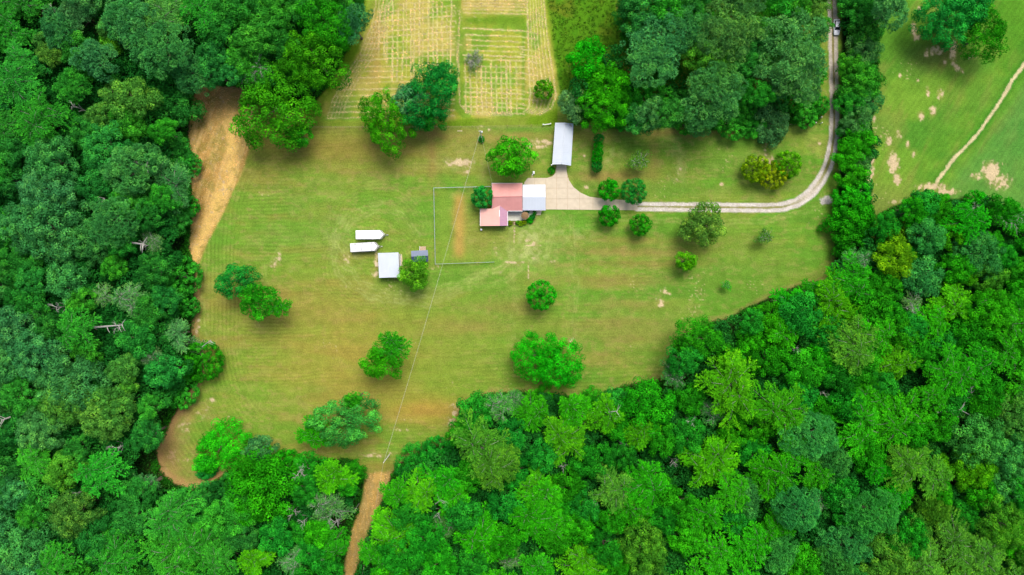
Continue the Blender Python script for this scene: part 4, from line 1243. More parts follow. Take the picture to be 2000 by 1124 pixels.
# ------------------------------------------------------------------ labels for the woodland trees: look, size, where; alike ones in a place told apart by position
PLACES = [(40, 40, 'in the top left corner'), (180, 110, 'in the upper left woods'), (330, 90, 'in the woods above the straw strip'), (500, 60, 'between straw strip and hay field'), (330, 240, 'beside the upper part of the straw strip'), (40, 250, 'at the left edge, upper woods'),
          (190, 300, 'deep in the woods left of the straw strip'), (340, 400, 'beside the lower end of the straw strip'), (60, 430, 'at the left edge, middle woods'), (200, 470, 'in the middle of the left woods'), (350, 560, 'left lawn edge above the round bush'), (60, 640, 'at the left edge below the middle'),
          (220, 620, 'inland from the round bush in the left woods'), (340, 740, 'below the round bush on the left lawn edge'), (130, 780, 'in the lower left woods'), (270, 860, 'left of the lower left lawn corner'), (60, 940, 'at the left edge, lower woods'), (200, 980, 'in the woods below the lower left lawn'),
          (60, 1090, 'in the bottom left corner'), (230, 1090, 'at the bottom edge, left woods'), (390, 1030, 'below the lower left lawn corner tip'), (530, 930, 'on the lawn edge left of the dirt track'), (560, 1070, 'bottom edge left of the dirt track'), (660, 1000, 'beside the left side of the dirt track'),
          (780, 1060, 'right of the lower end of the dirt track'), (840, 910, 'right of the lower utility pole'), (960, 800, 'at the wood tip below the middle lawn'), (950, 920, 'in the wood right of the dirt track'), (930, 1060, 'at the bottom edge below the wood tip'), (1100, 820, 'below the big pair on the middle lawn'),
          (1100, 950, 'in the wood below the big lawn pair'), (1090, 1080, 'at the bottom edge, photo centre'), (1250, 810, 'at the notch in the lower lawn edge'), (1240, 950, 'in the wood below the lawn notch'), (1250, 1080, 'at the bottom edge right of centre'), (1350, 680, 'on the wood edge below the right lawn'),
          (1400, 800, 'in the wood below the right lawn'), (1400, 920, 'in the lower right woods, inner part'), (1400, 1070, 'at the bottom edge, lower right woods'), (1510, 620, 'on the wood edge right of the lawn'), (1530, 760, 'in the right woods, below the climbing edge'), (1560, 900, 'in the lower right woods'),
          (1560, 1070, 'at the bottom edge of the right woods'), (1640, 590, 'at the lower end of the hedgerow'), (1680, 740, 'in the right woods below the hedgerow'), (1700, 880, 'deep in the lower right woods'), (1700, 1050, 'at the bottom edge, far right woods'), (1770, 460, 'below the pasture beside the narrow gap'), (1800, 590, 'in the right woods below the pasture'),
          (1850, 720, 'in the right woods near the fallen limbs'), (1880, 860, 'near the right edge, lower woods'), (1850, 1020, 'near the bottom right corner'), (1970, 1060, 'in the bottom right corner'), (1960, 640, 'at the right edge, middle woods'), (1920, 440, 'below the worn patch in the pasture'), (1970, 860, 'at the right edge, lower woods'),
          (1665, 450, 'in the hedgerow below the drive bend'), (1670, 320, 'in the hedgerow beside the drive bend'), (1680, 200, 'in the hedgerow right of the straight drive'), (1680, 60, 'in the hedgerow near the silver car'), (1740, 10, 'at the top edge left of the pasture clump'),
          (1260, 30, 'at the top edge right of the meadow'), (1290, 120, 'in the grove right of the meadow'), (1280, 230, 'along the lower edge of the grove'), (1420, 50, 'at the top edge of the grove'), (1400, 190, 'in the middle of the grove'), (1550, 30, 'in the top right corner of the grove'), (1540, 140, 'on the drive side of the grove'), (1500, 230, 'at the lower right edge of the grove')]
KW = {'R': 'broadleaf tree', 'P': 'pine', 'F': 'fan-branched tree', 'D': 'dense bush', 'S': 'thin tree', 'X': 'bare dead tree'}
groups = {}
for t in TREES:
    if not t['auto']: continue
    pl = min(PLACES, key=lambda p: (p[0] - t['x']) ** 2 + (p[1] - t['y']) ** 2)[2]
    sz = 'big' if t['r'] > 44 else ('mid-sized' if t['r'] > 30 else 'small')
    look = KW['X'] if t['kind'] == 'X' else '%s %s' % (COLW[t['col']], KW[t['kind']])
    groups.setdefault((sz + ' ' + look, pl), []).append(t)
    t['grp'] = {'R': 'broadleaf trees of the surrounding woods', 'P': 'pines of the surrounding woods', 'F': 'broadleaf trees of the surrounding woods', 'D': 'bushes along the wood edges', 'S': 'thin trees of the surrounding woods', 'X': 'dead trees of the surrounding woods'}[t['kind']]
ORD = ['', 'second', 'third', 'fourth', 'fifth', 'sixth', 'seventh', 'eighth', 'ninth', 'tenth', 'eleventh', 'twelfth']
for (look, pl), ts in groups.items():
    ts.sort(key=lambda t: t['x'])
    n = len(ts)
    for i, t in enumerate(ts):
        if n == 1: lb = '%s %s' % (look, pl)
        elif n == 2:
            if abs(ts[0]['x'] - ts[1]['x']) >= abs(ts[0]['y'] - ts[1]['y']): wd = ['left one', 'right one'][i]
            else: wd = 'upper one' if t['y'] == min(ts[0]['y'], ts[1]['y']) else 'lower one'
            lb = '%s %s, %s' % (look, pl, wd)
        else:
            wd = 'leftmost' if i == 0 else ('rightmost' if i == n - 1 else ORD[i] + ' from left')
            lb = '%s %s, %s' % (look, pl, wd)
        if len(lb.split()) > 16: lb = lb.replace('in the ', 'in ').replace('at the ', 'at ').replace(' the ', ' ')
        t['o']['label'] = lb
        t['o']['group'] = t['grp']

# ------------------------------------------------------------------ fallen and leaning trunks seen in the gaps
def fallen(px0, py0, px1, py1, z, rad, label, limbs=True):
    a, b = W(px0, py0, z), W(px1, py1, z + 2.0)
    root = empty('fallen_trunk', (a.x, a.y, a.z))
    d = b - a
    mb = MB().tube([(0, 0, 0), tuple(d * 0.5 + Vector((0, 0, .15))), tuple(d)], [rad, rad * .75, rad * .4], 7)
    mb.build('stem', M['grey_bark'], root)
    r = random.Random(int(px0 + py0))
    for k in range(4):
        t = r.uniform(0.45, 1)
        p = d * t
        s = Vector((-d.y, d.x, 0)).normalized() * r.choice((-1, 1))
        q = p + s * r.uniform(1, 2.4) + d.normalized() * r.uniform(.5, 2) + Vector((0, 0, r.uniform(0, 1)))
        MB().tube([p, (p + q) / 2 + Vector((0, 0, .2)), q], [rad * .45, rad * .3, rad * .1], 4).build('limb', M['pale_bark'], root)
    tag(root, label, 'dead trunk')
fallen(182, 640, 240, 635, 13, 0.32, 'pale dead trunk lying over the canopy inland from the round bush')
fallen(255, 474, 284, 478, 13, 0.3, 'short grey leaning trunk in the middle of the left woods')
fallen(262, 316, 292, 327, 12, 0.3, 'grey leaning trunk in a gap left of the straw strip')
fallen(168, 380, 205, 388, 10, 0.2, 'thin reddish fallen trunk in a dark gap of the left woods')
fallen(1828, 806, 1880, 800, 13, 0.25, 'grey fallen trunk in a gap near the right edge of the woods')
fallen(1900, 790, 1896, 756, 13, 0.2, 'thin bleached leaning trunk near the right edge of the woods')
fallen(20, 815, 2, 822, 12, 0.25, 'grey fallen trunk at the left edge of the lower woods')
fallen(395, 678, 412, 664, 9, 0.16, 'pale dead limb reaching over the lawn above the round bush')
fallen(1182, 806, 1206, 803, 15, 0.14, 'pale dead limb at the wood tip right of the big lawn pair')
fallen(850, 985, 862, 976, 13, 0.12, 'small pale dead limb in the wood right of the dirt track')

# ------------------------------------------------------------------ undergrowth (nobody could count it) and loose straw
def scatter(name, pts, rad, per, s, colr, label, cat, hmax=0.8, matcol=None, flat=False):
    r = np.random.RandomState(len(pts))
    n = len(pts)
    k = np.repeat(np.arange(n), per)
    m = len(k)
    R_ = rad[k]
    d = unit(r, m, 0.0)
    P = np.zeros((m, 3))
    P[:, 0] = pts[k, 0] + d[:, 0] * R_
    P[:, 1] = pts[k, 1] + d[:, 1] * R_
    P[:, 2] = 0.05 + d[:, 2] * R_ * hmax
    Nn = d + r.randn(m, 3) * 0.5
    if flat:
        P[:, 2] = r.uniform(0.02, 0.10, m)
        Nn = np.array([0, 0, 1]) + r.randn(m, 3) * 0.25
    T_ = r.randn(m, 3)
    if flat: T_[:, 2] *= 0.1
    lt = r.uniform(0.6, 1.25, n)
    me = leaf_mesh(name, P, T_, Nn, s * r.uniform(0.7, 1.3, m), s * (0.12 if flat else 0.6), lt[k] * r.uniform(0.75, 1.25, m))
    o = link(name, me)
    o.color = (*colr, 1)
    tag(o, label, cat, kind='stuff')
    return o


gx, gy = np.meshgrid(np.arange(-60, 2064, 15.0), np.arange(-50, 1190, 15.0))
gx = gx + rf.uniform(-6, 6, gx.shape)
gy = gy + rf.uniform(-6, 6, gy.shape)
sd = np.maximum(sdf(gx, gy, FOREST_L), sdf(gx, gy, FOREST_R))
m_ = sd > 6
pts = np.stack([(gx[m_] - 1000) * MPP, (562 - gy[m_]) * MPP], 1)
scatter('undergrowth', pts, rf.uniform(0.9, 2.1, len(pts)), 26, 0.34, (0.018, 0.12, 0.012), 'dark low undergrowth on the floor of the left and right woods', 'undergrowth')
gx, gy = np.meshgrid(np.arange(1095, 1606, 9.0), np.arange(-30, 256, 9.0))
gx = gx + rf.uniform(-4, 4, gx.shape)
gy = gy + rf.uniform(-4, 4, gy.shape)
m_ = (sdf(gx, gy, FOREST_T) > 4) & (rf.rand(*gx.shape) < 0.8)
pts = np.stack([(gx[m_] - 1000) * MPP, (562 - gy[m_]) * MPP], 1)
scatter('brambles', pts, rf.uniform(0.6, 1.5, len(pts)), 34, 0.24, (0.022, 0.22, 0.008), 'bright green weeds and brambles between the trees of the upper grove', 'undergrowth')
# weedy skirts along the wood edge
ed = []
for F_, a0, a1 in ((FOREST_L, 4, 36), (FOREST_R, 0, 40)):
    for i in range(len(F_) - 1):
        (ax, ay), (bx, by) = F_[i], F_[i + 1]
        if max(abs(ax), abs(bx)) > 2100 or max(ay, by) > 1200 or min(ay, by) < -100: continue
        L_ = math.hypot(bx - ax, by - ay)
        for k in range(int(L_ / 5) + 1):
            t = rf.rand()
            x_, y_ = ax + (bx - ax) * t, ay + (by - ay) * t
            dx, dy = (by - ay) / L_, -(bx - ax) / L_
            sgn = 1 if inside(np.array([x_ + dx * 4]), np.array([y_ + dy * 4]), F_)[0] else -1
            o_ = rf.uniform(3, 10) * sgn
            ed.append(((x_ + dx * o_ - 1000) * MPP, (562 - y_ - dy * o_) * MPP))
ed = np.array(ed)
scatter('edge_weeds', ed, rf.uniform(0.5, 1.5, len(ed)), 60, 0.22, (0.022, 0.20, 0.010), 'bright weedy skirt growing along the edge of the woods', 'undergrowth', hmax=1.0)
# straw lying on the strip and the track
for nm, poly, n_, lb in (('loose_straw', STRAW, 1600, 'loose golden straw strewn over the bare strip in the upper left'), ('track_straw', PATH, 700, 'loose golden straw strewn over the dirt track at the bottom')):
    xs = [p[0] for p in poly if abs(p[0]) < 2500]
    ys = [min(p[1], 1140) for p in poly]
    qx = rf.uniform(min(xs), max(xs), n_ * 3)
    qy = rf.uniform(min(ys), max(ys), n_ * 3)
    k_ = inside(qx, qy, poly)
    pts = np.stack([(qx[k_] - 1000) * MPP, (562 - qy[k_]) * MPP], 1)[:n_]
    scatter(nm, pts, rf.uniform(0.2, 0.5, len(pts)), 3, 0.24, (0.58, 0.46, 0.22), lb, 'straw', flat=True)
# hay lying in rows
hp = []
for pl, stg in HAYROWS:
    for i in range(len(pl) - 1):
        (ax, ay), (bx, by) = pl[i][:2], pl[i + 1][:2]
        L_ = math.hypot(bx - ax, by - ay)
        for k in range(int(L_ * stg * 0.8)):
            t = rf.rand()
            hp.append((ax + (bx - ax) * t + rf.randn() * 0.6, ay + (by - ay) * t + rf.randn() * 0.6))
hp = np.array(hp)
gate = fbm(hp[:, 0], hp[:, 1], 9, seed=33)
hp = hp[(gate > 0.42) & inside(hp[:, 0], hp[:, 1], HAY)]
scatter('cut_hay', np.stack([(hp[:, 0] - 1000) * MPP, (562 - hp[:, 1]) * MPP], 1), np.full(len(hp), 0.15), 3, 0.24, (0.62, 0.52, 0.27), 'pale cut hay lying in crossing rows over the hay field', 'hay', flat=True)
# rough grass tufts in the meadow
gx, gy = np.meshgrid(np.arange(1065, 1222, 5.0), np.arange(-30, 200, 5.0))
gx = gx + rf.uniform(-3, 3, gx.shape)
gy = gy + rf.uniform(-3, 3, gy.shape)
m_ = (sdf(gx, gy, MEADOW) > 2) & (rf.rand(*gx.shape) < 0.55)
pts = np.stack([(gx[m_] - 1000) * MPP, (562 - gy[m_]) * MPP], 1)
scatter('tall_grass', pts, rf.uniform(0.25, 0.6, len(pts)), 14, 0.16, (0.09, 0.23, 0.015), 'tussocky tall grass of the meadow right of the hay field', 'grass', hmax=0.6)

# ------------------------------------------------------------------ roofs and buildings
def roof_plate(name, mat, parent, corners, th=0.06, rib_dir=None, rib=0.42, ribh=0.028):
    """metal roof sheet; corners ccw from above, as world points; ribs run from edge 0-1 towards edge 3-2"""
    mb = MB().prism(corners, (0, 0, -th))
    if rib_dir is not None and len(corners) == 4:
        a, b, c, d = [Vector(p) for p in corners]
        L_ = (b - a).length
        n = max(2, int(L_ / rib))
        ax = (b - a).normalized()
        for i in range(1, n):
            t = i / n
            p, q = a.lerp(b, t), d.lerp(c, t)
            e = ax * 0.03
            up = Vector((0, 0, ribh))
            mb.add([p - e, p + e, q + e, q - e, p + up, q + up], [(0, 4, 5, 3), (1, 2, 5, 4), (0, 1, 4), (2, 3, 5)])
    return mb.build(name, mat, parent)


def wall_box(name, mat, parent, x0, x1, y0, y1, z0, z1):
    return MB().box(x0, x1, y0, y1, z0, z1).build(name, mat, parent)


def window(parent, x, y, z, wdt, hgt, axis_, sgn):
    """window on a wall: axis 'x' = wall faces +-x"""
    t = 0.05
    def bx(u0, u1, z0, z1, d0, d1):
        if axis_ == 'x': return (x + min(sgn * d0, sgn * d1), x + max(sgn * d0, sgn * d1), y + u0, y + u1, z0, z1)
        return (x + u0, x + u1, y + min(sgn * d0, sgn * d1), y + max(sgn * d0, sgn * d1), z0, z1)
    g = MB().box(*bx(-wdt / 2, wdt / 2, z, z + hgt, 0.002, 0.02)).build('window', M['glass'], parent)
    f = MB()
    f.box(*bx(-wdt / 2 - t, -wdt / 2, z - t, z + hgt + t, 0.002, 0.05)).box(*bx(wdt / 2, wdt / 2 + t, z - t, z + hgt + t, 0.002, 0.05))
    f.box(*bx(-wdt / 2, wdt / 2, z - t, z, 0.002, 0.05)).box(*bx(-wdt / 2, wdt / 2, z + hgt, z + hgt + t, 0.002, 0.05))
    f.box(*bx(-0.02, 0.02, z, z + hgt, 0.021, 0.045))
    f.build('frame', M['white'], g)


def WZ(px, py, z): return W(px, py, z)


# main red roofed house
house = empty('red_roofed_house', (0, 0, 0))
tag(house, 'small farmhouse with faded red metal roof and a pinkish lower wing', 'house')
ez, rz_ = 2.85, 4.7
A, B = WZ(961, 358.8, ez), WZ(1020, 358.2, ez)
Cc, D = WZ(1020.2, 384.3, rz_), WZ(961.3, 385.2, rz_)
E, F2 = WZ(961.6, 412.2, ez - .05), WZ(1020.4, 412.0, ez - .05)
roof_n = roof_plate('roof', M['red_roof'], house, [B, A, D, Cc], rib_dir=1)
roof_s = roof_plate('roof', M['red_roof'], house, [E + Vector((0, 0, 0)), F2, Cc + Vector((0, 0, -0.01)), D + Vector((0, 0, -0.01))], rib_dir=1)
MB().tube([D + Vector((-.03, 0, .03)), Cc + Vector((.03, 0, .03))], 0.07, 6).build('ridge_cap', simple('dark_red_cap', (0.42, 0.15, 0.14), 0.5), house)
MB().box(A.x - .1, B.x + .1, A.y, A.y + 0.13, ez - 0.14, ez - 0.02).build('gutter', M['white'], house)
MB().box(E.x + 4.6, F2.x + .05, E.y - 0.12, E.y - 0.005, ez - 0.2, ez - 0.08).build('gutter', M['white'], house)
MB().box(A.x - .07, A.x, E.y + .6, A.y, ez - 0.16, ez - 0.02).build('fascia', M['white'], house)
hx0, hx1, hy0, hy1 = A.x + .35, B.x - .05, E.y + .35, A.y - .35
wall_box('wall', M['brick'], house, hx0, hx1, hy0, hy1, 0, 2.72)
MB().add([(hx0 + .02, hy0, 2.72), (hx0 + .02, hy1, 2.72), (hx0 + .02, (hy0 + hy1) / 2, 4.5), (hx0 + .2, hy0, 2.72), (hx0 + .2, hy1, 2.72), (hx0 + .2, (hy0 + hy1) / 2, 4.5)], [(0, 2, 1), (3, 4, 5), (0, 3, 5, 2), (1, 2, 5, 4), (0, 1, 4, 3)]).build('gable', M['siding'], house)
for k in range(3): window(house, hx0 + 1.6 + 2.4 * k, hy1, 1.0, 1.0, 1.1, 'y', 1)
window(house, hx0, 26.5, 1.0, 1.0, 1.1, 'x', -1)
dr = MB().box(hx1 - 2.6, hx1 - 1.7, hy0 - 0.04, hy0 - 0.003, 0.15, 2.15).build('door', M['white'], house)
MB().tube([(hx1 - 2.5, hy0 - 0.06, 1.1), (hx1 - 2.5, hy0 - 0.10, 1.1)], 0.03, 6).build('handle', M['chrome'], dr)
# the wing at the lower left, ridge running up the picture
wzr, wze, wzw = 3.5, 2.72, 2.35
R1, R0 = WZ(976, 396, wzr), WZ(976, 441.4, wzr)
W0, W1, W2, W3 = WZ(938, 441.8, wzw), WZ(938, 408.2, wzw), None, None
slope = (wzr - wzw) / (R0.x - W0.x)
xv = WZ(961, 400, 3).x
zv = wzw + slope * (xv - W0.x)
pts_w = [Vector((W0.x, W0.y, wzw)), Vector((R0.x, R0.y, wzr)), Vector((R1.x, R1.y, wzr)), Vector((xv, R1.y, zv)), Vector((xv, W1.y, zv)), Vector((W1.x, W1.y, wzw))]
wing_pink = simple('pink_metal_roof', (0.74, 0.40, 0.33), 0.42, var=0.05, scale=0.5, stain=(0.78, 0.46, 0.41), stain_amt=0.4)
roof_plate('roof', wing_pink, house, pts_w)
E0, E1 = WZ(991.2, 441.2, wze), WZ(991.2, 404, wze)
pink_shaded = simple('shaded_pink_metal_roof', (0.40, 0.215, 0.30), 0.42, var=0.06, scale=0.5)  # darker copy of the pink roof, the right slope's shade put into its colour
roof_plate('roof', pink_shaded, house, [Vector((R0.x, R0.y, wzr - .005)), E0, E1, Vector((R1.x, R1.y, wzr - .005))])
MB().box(R0.x - .16, R0.x + .02, WZ(0, 423.5, 3.5).y, WZ(0, 410.5, 3.5).y, 3.5, 3.6).build('ridge_vent', M['white'], house)
ribs = MB()
for k in range(1, 15):
    y_ = R0.y + k * 0.42
    if y_ < W1.y - .05:
        ribs.tube([(W0.x, y_, wzw + .012), (R0.x, y_, wzr + .012)], 0.016, 3)
    ribs.tube([(R0.x, y_, wzr + .012), (E0.x, y_, wze + .012)], 0.016, 3)
ribs.build('roof_rib', wing_pink, house)
MB().box(W0.x - .08, W0.x - .002, W0.y, W1.y, wzw - .15, wzw).build('fascia', M['white'], house)
MB().box(E0.x + .002, E0.x + .12, E0.y, WZ(0, 413, 2.8).y, wze - .14, wze - .02).build('gutter', M['white'], house)
wall_box('wall', M['siding'], house, W0.x + .25, E0.x - .25, W0.y + .25, hy0 - .003, 0, 2.2)
window(house, W0.x + 2.4, W0.y + .25, 0.9, 1.3, 1.1, 'y', -1)
window(house, E0.x - .25, W0.y + 2.0, 0.9, 1.1, 1.1, 'x', 1)
# roofed double parking bay joined to the house
bay = empty('attached_carport', (0, 0, 0))
tag(bay, 'white metal roofed parking bay joined to the right end of the red roofed house', 'carport')
A, B, Cc, D = WZ(1020.8, 361, 2.6), WZ(1065.3, 361, 2.6), WZ(1065.6, 385.4, 3.75), WZ(1020.8, 385.4, 3.75)
E, F2 = WZ(1020.8, 410.4, 2.55), WZ(1065.8, 410.4, 2.55)
roof_plate('roof', M['white_roof'], bay, [B, A, D, Cc], rib_dir=1)
roof_plate('roof', M['white_roof'], bay, [E, F2, Cc - Vector((0, 0, .01)), D - Vector((0, 0, .01))], rib_dir=1)
MB().box(E.x + .02, F2.x, E.y - .12, E.y - .003, 2.38, 2.5).build('gutter', simple('lilac_gutter', (0.55, 0.56, 0.72), 0.5), bay)
for x_ in (B.x - .25, (A.x + B.x) / 2, A.x + .2):
    for y_ in (E.y + .2, A.y - .2):
        MB().box(x_ - .06, x_ + .06, y_ - .06, y_ + .06, .1, 2.5).build('post', M['white'], bay)
MB().box(A.x + .1, B.x - .1, A.y - .24, A.y - .16, 2.36, 2.5).build('beam', M['white'], bay)
MB().box(A.x + .1, B.x - .1, E.y + .16, E.y + .24, 2.34, 2.46).build('beam', M['white'], bay)

# long carport over the end of the drive
lc_ = empty('long_carport', tuple(W(1100, 283)))
tag(lc_, 'long tilted carport with white corrugated roof over the top end of the drive', 'carport')
off = Vector(W(1100, 283))
ev, rg_ = 2.9, 3.75
def lw(px, py, z): return W(px, py, z) - off
a, b, c, d = lw(1084.3, 240.2, ev), lw(1078.6, 321.5, ev), lw(1097.2, 321.0, rg_), lw(1103, 240.0, rg_)
roof_plate('roof', M['white_roof'], lc_, [a, b, c, d], rib_dir=1, rib=0.5, ribh=0.035)
e, f = lw(1120, 241.8, ev), lw(1115.2, 323.8, ev)
roof_plate('roof', M['greyer_roof'], lc_, [f, e, d - Vector((0, 0, .01)), c - Vector((0, 0, .01))], rib_dir=1, rib=0.5, ribh=0.035)
MB().tube([d + Vector((0, 0, .03)), c + Vector((0, 0, .03))], .06, 6).build('ridge_cap', M['white_roof'], lc_)
for (p, q) in ((a, b), (e, f)):
    for k in range(5):
        x_ = p.lerp(q, 0.03 + k * 0.235)
        inn = 0.12 if p is a else -0.12
        MB().box(x_.x + inn - .04, x_.x + inn + .04, x_.y - .04, x_.y + .04, 0, ev - .07).build('post', M['chrome'], lc_)
for (p, q, r_, nm) in ((a, d, e, 'truss'), (b, c, f, 'truss')):
    MB().tube([p - Vector((0, 0, .12)), q - Vector((0, 0, .12)), r_ - Vector((0, 0, .12))], .04, 4).build(nm, M['chrome'], lc_)
rr = MB()
for (u, v_) in ((1106, 243.6), (1114, 245.4), (1115.5, 247), (1113, 243.5)):
    p = lw(u, v_, 0)
    t = (u - 1103) / 17.0
    z_ = rg_ + (ev - rg_) * t + .05
    p = lw(u, v_, z_)
    rr.box(p.x - .28, p.x + .28, p.y - .1, p.y + .1, z_ - .06, z_ + .03)
rr.build('grey_patch', M['trim'], lc_)  # grey boxes for the openings at the top end of the roof
# slender yard lamp at the lower left corner of the carport
lamp_p = W(1079.5, 323.5)
lamp = empty('yard_lamp', tuple(lamp_p))
tag(lamp, 'small white yard lamp on a thin post at the carport corner', 'lamp')
MB().tube([(0, 0, 0), (0, 0, 3.0)], 0.05, 8).build('post', M['white'], lamp)
MB().tube([(0, 0, 2.95), (-.45, -.35, 3.05)], 0.035, 6).build('arm', M['white'], lamp)
MB().tube([(-.5, -.4, 2.9), (-.5, -.4, 3.0), (-.5, -.4, 3.15), (-.5, -.4, 3.22)], [.12, .2, .16, .05], 10).build('lamp_head', M['white'], lamp)

# patio umbrella
p = W(1025.5, 421.5, 2.3)
um = empty('parasol', (p.x, p.y, 0.12))
tag(um, 'brown canvas parasol open over the corner of the patio', 'parasol')
mb = MB()
N8 = 8
vs = [(0, 0, 2.55)]
for ring, (rr_, zz) in enumerate(((0.6, 2.40), (1.15, 2.18), (1.17, 2.05))):
    for k in range(N8):
        a_ = 2 * math.pi * k / N8 + 0.2
        vs.append((rr_ * math.cos(a_), rr_ * math.sin(a_), zz))
fs = [(0, 1 + k, 1 + (k + 1) % N8) for k in range(N8)]
for ring in range(2):
    for k in range(N8):
        i0, i1 = 1 + ring * N8 + k, 1 + ring * N8 + (k + 1) % N8
        fs.append((i0, i0 + N8, i1 + N8, i1))
mb.add(vs, fs).build('canopy', M['brown_cloth'], um)
MB().tube([(0, 0, 0), (0, 0, 2.62)], 0.025, 8).build('pole', M['wood'], um)
MB().tube([(0, 0, 0), (0, 0, 0.06), (0, 0, .08)], [0.28, 0.28, 0.1], 12).build('base', M['trim'], um)
for k in range(N8):
    a_ = 2 * math.pi * k / N8 + 0.2
    MB().tube([(0, 0, 2.5), (1.13 * math.cos(a_), 1.13 * math.sin(a_), 2.15)], 0.012, 4).build('rib', M['wood'], um)

# little white boxes
for (px, py, sx, sy, h_, lb, nm) in ((1042.3, 338, .55, .75, .7, 'white box standing on the grass between bright tree and drive', 'utility_box'), (940, 449, .5, .5, .7, 'small white box off the lower left corner of the pink wing', 'air_conditioner')):
    p = W(px, py)
    b_ = empty(nm, tuple(p))
    tag(b_, lb, 'utility box')
    MB().box(-sx / 2, sx / 2, -sy / 2, sy / 2, 0.05, h_).build('casing', M['white'], b_, bevel=0.03)
    MB().box(-sx / 2 - .05, sx / 2 + .05, -sy / 2 - .05, sy / 2 + .05, 0, 0.049).build('pad', M['concrete'], b_)
    MB().tube([(0, 0, h_ + .002), (0, 0, h_ + .03)], min(sx, sy) * .36, 12).build('fan_grille' if nm == 'air_conditioner' else 'lid', M['dirty_white'], b_)
p = W(1040, 342)
pb = empty('bucket', tuple(p)); tag(pb, 'tiny pale bucket beside the white box near the drive', 'bucket')
MB().tube([(0, 0, 0), (0, 0, .35)], [.13, .17], 12).build('body', M['plank'], pb)
MB().tube([(0, 0, .351), (0, 0, .37)], [.18, .18], 12).build('lid', M['white'], pb)

# trailers
def trailer(cx, cy, L, Wd, ang, roof_mat, label, vent=False, hood=2.35):
    p = W(cx, cy, hood)
    root = empty('enclosed_trailer', (p.x, p.y, 0), ang)
    tag(root, label, 'trailer', 'white trailers left of the metal shed')
    hl, hw = L / 2, Wd / 2
    n = 0.95
    out = [(-hl, -hw), (hl - n, -hw), (hl, -0.12), (hl, 0.12), (hl - n, hw), (-hl, hw)]
    MB().prism([(x, y, hood - .05) for x, y in out], (0, 0, -(hood - .5))).build('body', M['white'], root)
    mb = MB()
    ri = [(x * 0.997, y * 0.97, hood) for x, y in out]
    mb.prism(ri, (0, 0, -.045))
    mb.build('roof', roof_mat, root)
    for sg in (-1, 1):
        a_, b_ = Vector((hl - n, sg * hw, 0)), Vector((hl, sg * 0.12, 0))
        o_ = Vector(((b_ - a_).y, -(b_ - a_).x, 0)).normalized() * (-sg if (b_ - a_).y > 0 else sg)
        o_ = Vector((abs(o_.x), sg * abs(o_.y), 0))
        a2, b2 = a_ + o_ * .02, b_ + o_ * .02
        q = [a2 - o_ * .22 + Vector((0, 0, hood + .012)), b2 - o_ * .22 + Vector((0, 0, hood + .012)), b2 + Vector((0, 0, hood + .012)), a2 + Vector((0, 0, hood + .012))]
        if sg > 0: q = q[::-1]
        MB().prism(q, (0, 0, -.14)).build('nose_cap', M['trim'], root)
        qq = [a2 + Vector((0, 0, 1.0)), b2 + Vector((0, 0, 1.0)), b2 + o_ * .03 + Vector((0, 0, 1.0)), a2 + o_ * .03 + Vector((0, 0, 1.0))]
        if sg > 0: qq = qq[::-1]
        MB().prism(qq, (0, 0, -.45)).build('stone_guard', M['chrome'], root)
        MB().box(-1.2, 1.0, sg * hw - .02 if sg > 0 else -hw - .12, sg * hw + .12 if sg > 0 else -hw + .02, 0.78, 0.84).build('fender', M['trim'], root)
        for x_ in (-.55, .35):
            w_ = MB().tube([(x_, sg * (hw - .12), .36), (x_, sg * (hw + .06), .36)], .36, 16).build('wheel', M['tyre'], root)
            MB().tube([(x_, sg * (hw + .055), .36), (x_, sg * (hw + .075), .36)], .2, 12).build('rim', M['chrome'], w_)
        MB().tube([(hl - .4, sg * .5, .48), (hl + .75, 0, .48)], .05, 4).build('tow_bar', M['trim'], root)
    MB().tube([(hl + .55, 0, .1), (hl + .55, 0, 1.0)], .05, 6).build('jack', M['chrome'], root)
    MB().box(hl + .6, hl + .95, -.1, .1, .5, .64).build('coupler', M['chrome'], root)
    dd_ = MB().box(-hl - .05, -hl - .004, -hw + .08, hw - .08, .55, hood - .12).build('rear_door', M['dirty_white'], root)
    MB().tube([(-hl - .07, .0, .8), (-hl - .07, 0, 1.9)], .02, 6).build('latch', M['chrome'], dd_)
    if vent:
        v_ = MB().box(-.02, .58, -.2, .35, hood + .003, hood + .13).build('roof_vent', M['white'], root, bevel=.02)
    return root


trailer(722.3, 458.6, 8.15, 2.5, math.radians(0.6), M['white'], 'clean white roofed enclosed trailer, upper of the two left of the metal shed')
trailer(711.3, 482.8, 8.05, 2.5, math.radians(3.2), M['dirty_white'], 'enclosed trailer with streaked dirty white roof and a vent, lower of the two', vent=True)

# metal shed
sh = empty('metal_shed', (0, 0, 0))
tag(sh, 'square metal shed with plain white roof below the trailers', 'shed')
a, b, c, d = W(738, 494.6, 2.9), W(740.5, 543.2, 2.9), W(759.8, 542.4, 3.45), W(757.8, 494.2, 3.45)
e, f = W(780.2, 542.0, 2.9), W(778.2, 493.4, 2.9)
shed_w = M['white_roof']
roof_plate('roof', M['white_roof'], sh, [a, b, c, d], rib_dir=1)
roof_plate('roof', M['greyer_roof'], sh, [e, f, d - Vector((0, 0, .01)), c - Vector((0, 0, .01))], rib_dir=1)
qs = [a.lerp(e, .04), b.lerp(f, .04), e.lerp(a, .04), f.lerp(b, .04)]
base_q = [Vector((a.x + .2, a.y - .2, 2.78)), Vector((b.x + .2, b.y + .2, 2.78)), Vector((e.x - .2, e.y + .2, 2.78)), Vector((f.x - .2, f.y - .2, 2.78))]
MB().prism(base_q, (0, 0, -2.78)).build('wall', M['siding'], sh)
m_lean = W(782.0, 505, 1.2)
